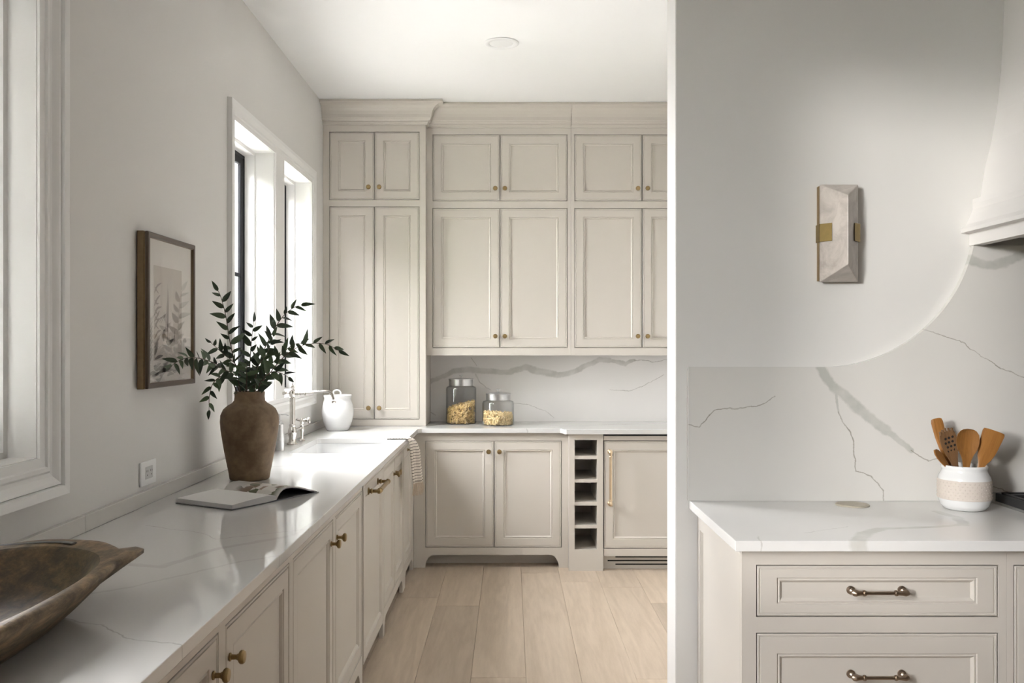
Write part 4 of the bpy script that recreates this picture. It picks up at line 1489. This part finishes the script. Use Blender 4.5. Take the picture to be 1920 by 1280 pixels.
dark += [([(0.168, 0.162), (0.163, 0.185), (0.178, 0.205)], 0.024), ([(0.185, 0.162), (0.215, 0.156), (0.262, 0.172)], 0.017), ([(0.199, 0.165), (0.202, 0.23), (0.206, 0.345)], 0.004),
         ([(0.085, 0.115), (0.10, 0.14), (0.115, 0.16)], 0.02), ([(0.085, 0.10), (0.12, 0.108), (0.16, 0.112)], 0.012)]
pale += [([(0.12, 0.150), (0.22, 0.146), (0.32, 0.138)], 0.003), ([(0.10, 0.118), (0.2, 0.126), (0.32, 0.120)], 0.003), ([(0.187, 0.10), (0.189, 0.13), (0.19, 0.155)], 0.012), ([(0.265, 0.10), (0.266, 0.13), (0.268, 0.155)], 0.008)]
for k in range(16):
    x = rg.uniform(0.03, 0.30)
    z = rg.uniform(0.03, 0.085)
    pale.append(([(x, z), (x + 0.03, z + rg.uniform(-0.005, 0.012)), (x + 0.065, z + rg.uniform(0.004, 0.02))], 0.012))
for k in range(8):
    z = 0.09 + 0.016 * k
    pale.append(([(0.032, z), (0.05, z + 0.012), (0.066, z + 0.03)], 0.010))
strokes('ink_reeds', 'ink', reeds, -0.0271)
strokes('ink_boat', 'ink_dark', dark, -0.0274)
strokes('pale_wash', 'ink_pale', pale, -0.0269)
finish(B(0.0185, PW_ - 0.0185, -0.0325, -0.0315, 0.0185, PH_ - 0.0185), 'glazing', 'pane', pf)

# ------------------------------------------------------------------ wall outlet
ol = empty('wall_outlet', (XW + 0.0004, 3.075, 0.9775), PI / 2, 'white double wall outlet above the low quartz upstand', 'outlet')
finish(B(0, 0.132, -0.007, 0, 0, 0.083, bev=0.002), 'plate', 'plastic', ol)
rc = finish(B(0.036, 0.098, -0.0085, -0.0068, 0.022, 0.064, bev=0.0006), 'receptacle', 'white', ol)
for cx in (0.050, 0.084):
    for dx, dz, w_, h_ in ((-0.006, 0.006, 0.0022, 0.007), (0.006, 0.006, 0.0022, 0.006), (0.0, -0.008, 0.004, 0.004)):
        finish(B(cx + dx - w_ / 2, cx + dx + w_ / 2, -0.0089, -0.0083, 0.043 + dz - h_ / 2, 0.043 + dz + h_ / 2), 'slot', 'void', rc)

# ------------------------------------------------------------------ sconce
sc_ = empty('wall_sconce', (1.150, YP - 0.0005, 1.852), 0, 'faceted alabaster wall sconce with brass clips on the plaster wall', 'sconce')
bm = bmesh.new()
hw_, hh_ = 0.066, 0.170
v = {}
for nm, p in (('a', (-hw_, -0.022, -hh_)), ('b', (hw_, -0.022, -hh_)), ('c', (hw_, -0.022, hh_)), ('d', (-hw_, -0.022, hh_)),
              ('A', (-hw_, -0.035, -hh_)), ('B', (hw_, -0.035, -hh_)), ('C', (hw_, -0.035, hh_)), ('D', (-hw_, -0.035, hh_)),
              ('p', (0, -0.118, -hh_ + 0.055)), ('q', (0, -0.118, hh_ - 0.050))):
    v[nm] = bm.verts.new(p)
for f in ('abcd', 'aABb', 'bBCc', 'cCDd', 'dDAa', 'ApqD', 'BCqp', 'ABp', 'DqC'):
    bm.faces.new([v[k] for k in f])
bmesh.ops.bevel(bm, geom=bm.edges[:], offset=0.0025, segments=2, affect='EDGES', profile=0.5)
finish(bm, 'alabaster_block', 'alabaster', sc_)
finish(B(-hw_ - 0.001, hw_ + 0.001, -0.0215, 0, -hh_ + 0.004, hh_ - 0.004), 'back_plate', 'brass', sc_)
for s in (-1, 1):
    bm = bmesh.new()
    x = s * (hw_ + 0.001)
    box(bm, min(x, x + s * 0.004), max(x, x + s * 0.004), -0.040, 0, -0.031, 0.031, bev=0.0008)
    # lip folding over the sloping facet
    pts = [(s * (hw_ + 0.005), -0.036), (s * (hw_ + 0.005), -0.041), (s * (hw_ - 0.026), -0.074), (s * (hw_ - 0.026), -0.070)]
    prism(bm, pts, -0.031, 0.031, 'xy')
    finish(bm, 'clip', 'clip', sc_)

# ------------------------------------------------------------------ range hood (swept plaster, flaring to a moulded skirt)
hd = empty('range_hood', (2.28, YP - 0.0005, 1.811), 0, 'white plaster range hood with swept body and moulded skirt', 'range hood')


def hood_part(name, prof, cap_top=False):
    bm = bmesh.new()
    rows = []
    for hx, dep, z in prof:
        rows.append([bm.verts.new(p) for p in ((-hx, 0, z), (-hx, -dep, z), (hx, -dep, z), (hx, 0, z))])
    for a, c in zip(rows[:-1], rows[1:]):
        for i in range(3):
            bm.faces.new((a[i], a[i + 1], c[i + 1], c[i]))
    if cap_top:
        bm.faces.new(rows[-1])
    return finish(bm, name, 'plaster', hd)


bodyp = []
for x_, z_ in ((1.661, 1.98), (1.668, 2.03), (1.678, 2.094), (1.698, 2.171), (1.719, 2.284), (1.734, 2.429), (1.742, 2.56), (1.746, 2.70), (1.75, HC - 0.002)):
    hx = 2.28 - x_
    bodyp.append((hx, 0.50 - (x_ - 1.661) * 1.6, z_ - 1.811))
bd = hood_part('body', bodyp)
hood_part('skirt', [(2.28 - 1.661, 0.50, 0.169), (2.28 - 1.634, 0.527, 0.165), (2.28 - 1.632, 0.529, 0.147), (2.28 - 1.634, 0.527, 0.128), (2.28 - 1.626, 0.535, 0.108), (2.28 - 1.610, 0.551, 0.075), (2.28 - 1.593, 0.568, 0.058),
                    (2.28 - 1.593, 0.568, 0.045), (2.28 - 1.621, 0.54, 0.043)])
hood_part('lower_band', [(2.28 - 1.621, 0.54, 0.043), (2.28 - 1.621, 0.54, 0.0), (2.28 - 1.66, 0.50, 0.0), (2.28 - 1.66, 0.50, 0.03)])
finish(B(-0.60, 0.60, -0.49, -0.02, 0.026, 0.04), 'filter_panel', 'steel', hd)

# ------------------------------------------------------------------ cooker
ck = empty('range_cooker', (2.28, 3.17, 0), 0, 'steel range cooker with black cast iron grates at the worktop end', 'cooker')
finish(B(-0.602, 0.602, -0.62, 0, 0.08, 0.905, bev=0.004), 'body', 'steel', ck)
tray = bmesh.new()
box(tray, -0.602, -0.588, -0.66, -0.01, 0.905, 0.9205)
box(tray, 0.588, 0.602, -0.66, -0.01, 0.905, 0.9205)
box(tray, -0.588, 0.588, -0.66, -0.64, 0.905, 0.925)
box(tray, -0.588, 0.588, -0.03, -0.01, 0.905, 0.9205)
for sx_ in (-0.602, 0.578):
    box(tray, sx_, sx_ + 0.024, -0.028, -0.008, 0.9205, 0.950)
finish(tray, 'rim', 'steel', ck)
guard = bmesh.new()
for sx_ in (-0.598, 0.590):
    box(guard, sx_, sx_ + 0.008, -0.64, -0.028, 0.9205, 0.948)
box(guard, -0.578, 0.578, -0.026, -0.014, 0.9205, 0.949)
finish(guard, 'side_guard', 'iron', ck)
finish(B(-0.588, 0.588, -0.64, -0.03, 0.905, 0.918), 'hob_plate', 'black', ck)
for k in range(3):
    cxg = -0.39 + 0.39 * k
    bm = bmesh.new()
    for dx in (-0.185, -0.09, 0.0, 0.09, 0.185):
        box(bm, cxg + dx - 0.007, cxg + dx + 0.007, -0.62, -0.045, 0.935, 0.950)
    for yy in (-0.62, -0.47, -0.33, -0.19, -0.06):
        box(bm, cxg - 0.19, cxg + 0.19, yy, yy + 0.014, 0.932, 0.947)
    for dx in (-0.18, 0.18):
        for yy in (-0.61, -0.06):
            box(bm, cxg + dx - 0.006, cxg + dx + 0.006, yy, yy + 0.01, 0.918, 0.935)
    finish(bm, 'grate', 'iron', ck)
    for yy in (-0.47, -0.18):
        finish(lathe(bmesh.new(), [(0.045, 0.918), (0.045, 0.926), (0.03, 0.930)], 20, c=(cxg, yy, 0)), 'burner', 'iron', ck)
finish(B(-0.56, 0.56, -0.645, -0.62, 0.15, 0.72, bev=0.004), 'oven_door', 'steel', ck)
for k in range(6):
    finish(lathe(bmesh.new(), [(0.022, 0), (0.022, 0.02), (0.018, 0.028)], 18, c=(-0.45 + 0.18 * k, -0.62, 0.83), axis='y'), 'control_knob', 'black', ck)
bm = bmesh.new()
tube(bm, [(-0.5, -0.69, 0.68), (0.5, -0.69, 0.68)], 0.012, 12)
for s in (-0.46, 0.46):
    tube(bm, [(s, -0.64, 0.68), (s, -0.69, 0.68)], 0.008, 10)
finish(bm, 'oven_handle', 'steel', ck)
for sx_ in (-0.56, 0.56):
    for sy_ in (-0.58, -0.06):
        finish(lathe(bmesh.new(), [(0.02, 0.0), (0.025, 0.01), (0.018, 0.08)], 14, c=(sx_, sy_, 0)), 'foot', 'steel', ck)

# ------------------------------------------------------------------ utensil crock and utensils
UX, UYc = 1.517, 3.03
uc = empty('utensil_crock', (UX, UYc, ZT + 0.0005), 0, 'white ceramic utensil crock with a dimpled bisque band', 'crock')
finish(lathe(bmesh.new(), [(0.0570, 0.0), (0.0646, 0.003), (0.0750, 0.016), (0.0812, 0.036), (0.0822, 0.045), (0.0822, 0.098), (0.0789, 0.110), (0.0717, 0.124), (0.0698, 0.130), (0.0698, 0.134), (0.0717, 0.138), (0.0717, 0.144),
                           (0.0693, 0.147), (0.0655, 0.146), (0.0641, 0.13), (0.0741, 0.10), (0.0741, 0.04), (0.0570, 0.008), (0.0285, 0.007)], 48), 'body', 'white', uc, smooth=True, sharp=60)
bnd = finish(lathe(bmesh.new(), [(0.0819, 0.036), (0.0831, 0.037), (0.0831, 0.098), (0.0819, 0.100)], 48, cap=False), 'bisque_band', 'band', uc, smooth=True, sharp=50)
bm = bmesh.new()
for row in range(6):
    for i in range(36):
        a = 2 * PI * (i + 0.5 * (row % 2)) / 36
        c = Vector((0.0830 * math.cos(a), 0.0830 * math.sin(a), 0.0435 + row * 0.0098))
        out = Vector((math.cos(a), math.sin(a), 0))
        tn = Vector((-math.sin(a), math.cos(a), 0))
        ring = [bm.verts.new(c + (tn * math.cos(t) + Vector((0, 0, 1)) * math.sin(t)) * 0.0033) for t in [2 * PI * q / 6 for q in range(6)]]
        tip = bm.verts.new(c + out * 0.0026)
        for q in range(6):
            bm.faces.new((ring[q], ring[(q + 1) % 6], tip))
finish(bm, 'dimples', 'band', bnd, smooth=True)['kind'] = 'stuff'
bm = tube(bmesh.new(), smooth_path([(0.070, 0, 0.140), (0.082, 0, 0.142), (0.084, 0, 0.130), (0.075, 0, 0.118)], 4), 0.0045, 8)
finish(bm, 'lug_handle', 'white', uc, smooth=True, rot=(0, 0, 0.25))


def blade(outline, thick, dish=0.0, holes=()):
    """flat utensil outline in x/z, extruded; symmetrical; outline = [(z, half width, y offset)]"""
    bm = bmesh.new()
    cols = 9
    front, back = [], []
    for z, w, yo in outline:
        fr__, bk__ = [], []
        for j in range(cols):
            s = -1 + 2 * j / (cols - 1)
            e = math.sqrt(max(0, 1 - s * s))
            d = dish * (1 - s * s) * (w / 0.036) if dish else 0
            t = thick * (0.35 + 0.65 * e)
            fr__.append(bm.verts.new((s * w, yo - t / 2 + d, z)))
            bk__.append(bm.verts.new((s * w, yo + t / 2 + d, z)))
        front.append(fr__)
        back.append(bk__)
    for g, flip in ((front, False), (back, True)):
        for a, c in zip(g[:-1], g[1:]):
            for j in range(cols - 1):
                bm.faces.new((a[j], a[j + 1], c[j + 1], c[j]))
    for i in range(len(front) - 1):
        for j in (0, cols - 1):
            bm.faces.new((front[i][j], front[i + 1][j], back[i + 1][j], back[i][j]))
    for i in (0, -1):
        for j in range(cols - 1):
            bm.faces.new((front[i][j], front[i][j + 1], back[i][j + 1], back[i][j]))
    return bm


def utensil(name, label, cat, outline, base, tip, roll, thick, mat, dish=0.0, smooth=True):
    b0 = Vector(base)
    zax = (Vector(tip) - b0).normalized()
    yax = Vector((math.sin(roll), math.cos(roll), 0))
    yax = (yax - zax * yax.dot(zax)).normalized()
    xax = yax.cross(zax).normalized()
    o = finish(blade(outline, thick, dish), name, mat, smooth=smooth, sharp=50)
    o.matrix_world = Matrix.Translation(b0) @ Matrix((xax, yax, zax)).transposed().to_4x4()
    return tag(o, label, cat)


ZC = ZT + 0.014
# ladle-like spoon seen face on
utensil('wooden_spoon', 'round-bowled wooden spoon standing in the utensil crock', 'spoon',
        [(0, 0.006, 0), (0.08, 0.0075, 0), (0.130, 0.011, 0), (0.150, 0.014, 0), (0.170, 0.022, 0), (0.185, 0.031, 0), (0.20, 0.0365, 0), (0.218, 0.0385, 0), (0.236, 0.0355, 0), (0.248, 0.027, 0), (0.254, 0.017, 0), (0.256, 0.004, 0)],
        (UX - 0.012, UYc - 0.02, ZC), (UX + 0.0, UYc - 0.028, ZC + 0.25), 0.0, 0.011, 'spoon', dish=0.013)
# spatula leaning right
utensil('wooden_spatula', 'broad wooden spatula leaning out of the crock toward the cooker', 'spatula',
        [(0, 0.006, 0), (0.08, 0.008, 0), (0.13, 0.0105, 0), (0.150, 0.014, 0), (0.165, 0.022, 0), (0.185, 0.028, 0), (0.21, 0.0315, 0), (0.235, 0.034, 0), (0.255, 0.0355, 0), (0.262, 0.033, 0), (0.264, 0.020, 0)],
        (UX + 0.005, UYc - 0.005, ZC), (UX + 0.088, UYc - 0.018, ZC + 0.24), 0.15, 0.007, 'spoon')
# tall flat spatula at the back
utensil('flat_wooden_turner', 'tall flat wooden turner standing at the back of the crock', 'turner',
        [(0, 0.007, 0), (0.10, 0.0085, 0), (0.15, 0.0105, 0), (0.19, 0.014, 0), (0.23, 0.0185, 0), (0.262, 0.0195, 0), (0.28, 0.0195, 0), (0.289, 0.017, 0), (0.292, 0.010, 0)],
        (UX - 0.01, UYc + 0.025, ZC), (UX - 0.072, UYc + 0.045, ZC + 0.278), 0.1, 0.007, 'spoon')
# slotted pasta fork
pk = utensil('slotted_spoon', 'dark slotted wooden spoon with notched tip in the crock', 'spoon',
             [(0, 0.006, 0), (0.08, 0.0075, 0), (0.14, 0.010, 0), (0.165, 0.016, 0), (0.19, 0.024, 0), (0.215, 0.0295, 0), (0.235, 0.0305, 0), (0.25, 0.028, 0), (0.258, 0.024, 0)],
             (UX + 0.0, UYc - 0.012, ZC), (UX - 0.074, UYc - 0.030, ZC + 0.243), -0.15, 0.008, 'spoon_dark', dish=0.006)
bm = bmesh.new()
for k in range(5):
    x = -0.022 + 0.011 * k
    box(bm, x - 0.0032, x + 0.0032, -0.004 + 0.004 * (1 - (x / 0.025) ** 2), 0.003 + 0.004 * (1 - (x / 0.025) ** 2), 0.252, 0.270 - abs(x) * 0.25, bev=0.001)
finish(bm, 'tines', 'spoon_dark', pk)
rng = random.Random(2)
for zi in range(4):
    for xi in range(3):
        x = -0.013 + 0.013 * xi + (0.004 if zi % 2 else 0)
        w_ = 0.028
        q_ = 1 - (x / w_) ** 2
        yf = -0.008 * (0.35 + 0.65 * math.sqrt(q_)) / 2 + 0.006 * q_ * (w_ / 0.036)
        finish(lathe(bmesh.new(), [(0.0042, -0.001), (0.0042, 0.0006), (0.001, 0.0007)], 10, c=(x, yf, 0.192 + 0.0145 * zi), axis='y'), 'drain_hole', 'void', pk)
# small spoon at the left
utensil('small_wooden_spoon', 'small narrow wooden spoon leaning out of the crock away from the cooker', 'spoon',
        [(0, 0.005, 0), (0.08, 0.0055, 0), (0.13, 0.006, 0), (0.16, 0.0075, 0), (0.175, 0.0115, 0), (0.195, 0.0155, 0), (0.212, 0.0165, 0), (0.226, 0.014, 0), (0.234, 0.008, 0), (0.237, 0.002, 0)],
        (UX + 0.045, UYc - 0.0, ZC), (UX - 0.122, UYc - 0.012, ZC + 0.206), -0.75, 0.008, 'spoon', dish=0.006)

# pop-up socket disc in the worktop
pd = empty('popup_socket', (1.169, 3.10, ZT + 0.0003), 0, 'flat round pewter cover disc set in the worktop by the backsplash', 'outlet')
finish(lathe(bmesh.new(), [(0.056, 0.0), (0.056, 0.003), (0.053, 0.0042), (0.050, 0.0042)], 40), 'rim', 'taupe_disc', pd, smooth=True, sharp=40)
finish(lathe(bmesh.new(), [(0.049, 0.001), (0.049, 0.0048), (0.03, 0.0052), (0.004, 0.0052)], 40), 'cap', 'taupe_disc', pd, smooth=True, sharp=40)

# ------------------------------------------------------------------ recessed ceiling light (off)
rl = empty('recessed_light', (-0.049, 4.868, HC), 0, 'round white recessed downlight in the ceiling', 'light')
finish(lathe(bmesh.new(), [(0.094, -0.0005), (0.094, -0.004), (0.088, -0.007), (0.068, -0.006), (0.064, -0.003)], 40, cap=False), 'trim_ring', 'plastic', rl, smooth=True, sharp=40)
finish(lathe(bmesh.new(), [(0.064, -0.003), (0.050, -0.0012), (0.004, -0.0012)], 40), 'lens', 'plastic', rl, smooth=True, sharp=40)

# ------------------------------------------------------------------ unseen dark island, added to cut light bouncing onto the left cabinets
il = empty('added_island', (0.48, -2.0, 0), 0, 'unseen dark island added to cut the light bounced off the kitchen floor', 'island')
finish(B(0.03, 1.67, 0.03, 3.25, 0.0, 0.88), 'body', 'bounce_dark', il)
finish(B(0.0, 1.70, 0.0, 3.28, 0.88, 0.914, bev=0.004), 'top', 'island_dark_top', il)
for k in range(4):
    bm = bmesh.new()
    lp = rings_xz(bm, -0.04 - 0.795 * (k + 1), -0.06 - 0.795 * k, 0.08, 0.86, [(0, 0.0), (0, -0.018), (0.06, -0.018), (0.066, -0.010)])
    bm.faces.new(lp[-1])
    finish(bm, 'side_panel', 'bounce_dark', il, loc=(0.0295, 0, 0), rot=(0, 0, -PI / 2))

# ------------------------------------------------------------------ outside
g = finish(B(-60, 60, -60, 60, -0.75, -0.7), 'ground', 'ground_grey')
tag(g, kind='structure')


def tree(loc, h, r, label, seed):
    rg_ = random.Random(seed)
    t = empty('garden_tree', loc, 0, label, 'tree', None)
    finish(tube(bmesh.new(), [(0, 0, 0), (0.05, 0.03, h * 0.3), (0, 0.1, h * 0.65)], [0.16, 0.12, 0.06], 8), 'trunk', 'bark', t)
    bm = bmesh.new()
    for _ in range(900):
        d = Vector((rg_.gauss(0, 1), rg_.gauss(0, 1), rg_.gauss(0, 1))).normalized() * (rg_.random() ** 0.4)
        c = Vector((d.x * r, d.y * r, h * 0.62 + d.z * h * 0.38))
        a = Vector((rg_.gauss(0, 1), rg_.gauss(0, 1), rg_.gauss(0, 1))).normalized() * 0.16
        b_ = a.cross(Vector((rg_.gauss(0, 1), rg_.gauss(0, 1), rg_.gauss(0, 1)))).normalized() * 0.10
        bm.faces.new([bm.verts.new(c + p) for p in (a, b_, -a, -b_)])
    finish(bm, 'crown', 'foliage', t)['kind'] = 'stuff'


tree((-7.2, 22.0, -0.7), 7.0, 2.2, 'leafy garden tree outside, seen through the window sash', 1)

pr = empty('added_porch', (-2.25, 2.05, -0.7), 0, 'unseen flat roof and end wall added to dim the near window', 'added_porch')  # out of view, added to keep most sky light off the near window
finish(B(-0.75, 0.785, -1.30, 1.25, 3.45, 3.57), 'roof', 'bark', pr)
finish(B(-0.75, 0.785, -1.30, -1.22, 0.0, 3.45), 'end_wall', 'trim', pr)
finish(B(-0.70, -0.56, 1.08, 1.22, 0.0, 3.45, bev=0.01), 'post', 'bark', pr)
hg = empty('added_hedge', (-3.50, 2.35, -0.7), 0, 'unseen tall evergreen screen added to block sky and sun from the windows', 'hedge')  # out of view, added to shade the near window and stop the sun
finish(B(-0.35, 0.35, -1.6, 1.6, 0.0, 3.95), 'core', 'foliage', hg)
bm = bmesh.new()
rng = random.Random(8)
for _ in range(3000):
    c = Vector((0.35 + rng.uniform(-0.02, 0.04), rng.uniform(-1.6, 1.6), rng.uniform(0.05, 4.0)))
    a = Vector((rng.gauss(0, 1), rng.gauss(0, 1), rng.gauss(0, 1))).normalized() * 0.07
    b_ = a.cross(Vector((rng.gauss(0, 1), rng.gauss(0, 1), rng.gauss(0, 1)))).normalized() * 0.04
    bm.faces.new([bm.verts.new(c + p) for p in (a, b_, -a, -b_)])
finish(bm, 'leaves', 'foliage', hg)['kind'] = 'stuff'
hb = empty('added_far_hedge', (-12.5, -13.2, -0.7), math.radians(-42), 'unseen long evergreen row added to hide low sky from the window beside the camera', 'hedge')  # out of view, added to block sky below the low sun
finish(B(-11, 11, -0.6, 0.6, 0.0, 3.7), 'core', 'foliage', hb)
bm = bmesh.new()
for _ in range(3000):
    c = Vector((rng.uniform(-11, 11), 0.62 + rng.uniform(-0.05, 0.1), rng.uniform(0.1, 3.8)))
    a = Vector((rng.gauss(0, 1), rng.gauss(0, 1), rng.gauss(0, 1))).normalized() * 0.16
    b_ = a.cross(Vector((rng.gauss(0, 1), rng.gauss(0, 1), rng.gauss(0, 1)))).normalized() * 0.09
    bm.faces.new([bm.verts.new(c + p) for p in (a, b_, -a, -b_)])
finish(bm, 'leaves', 'foliage', hb)['kind'] = 'stuff'
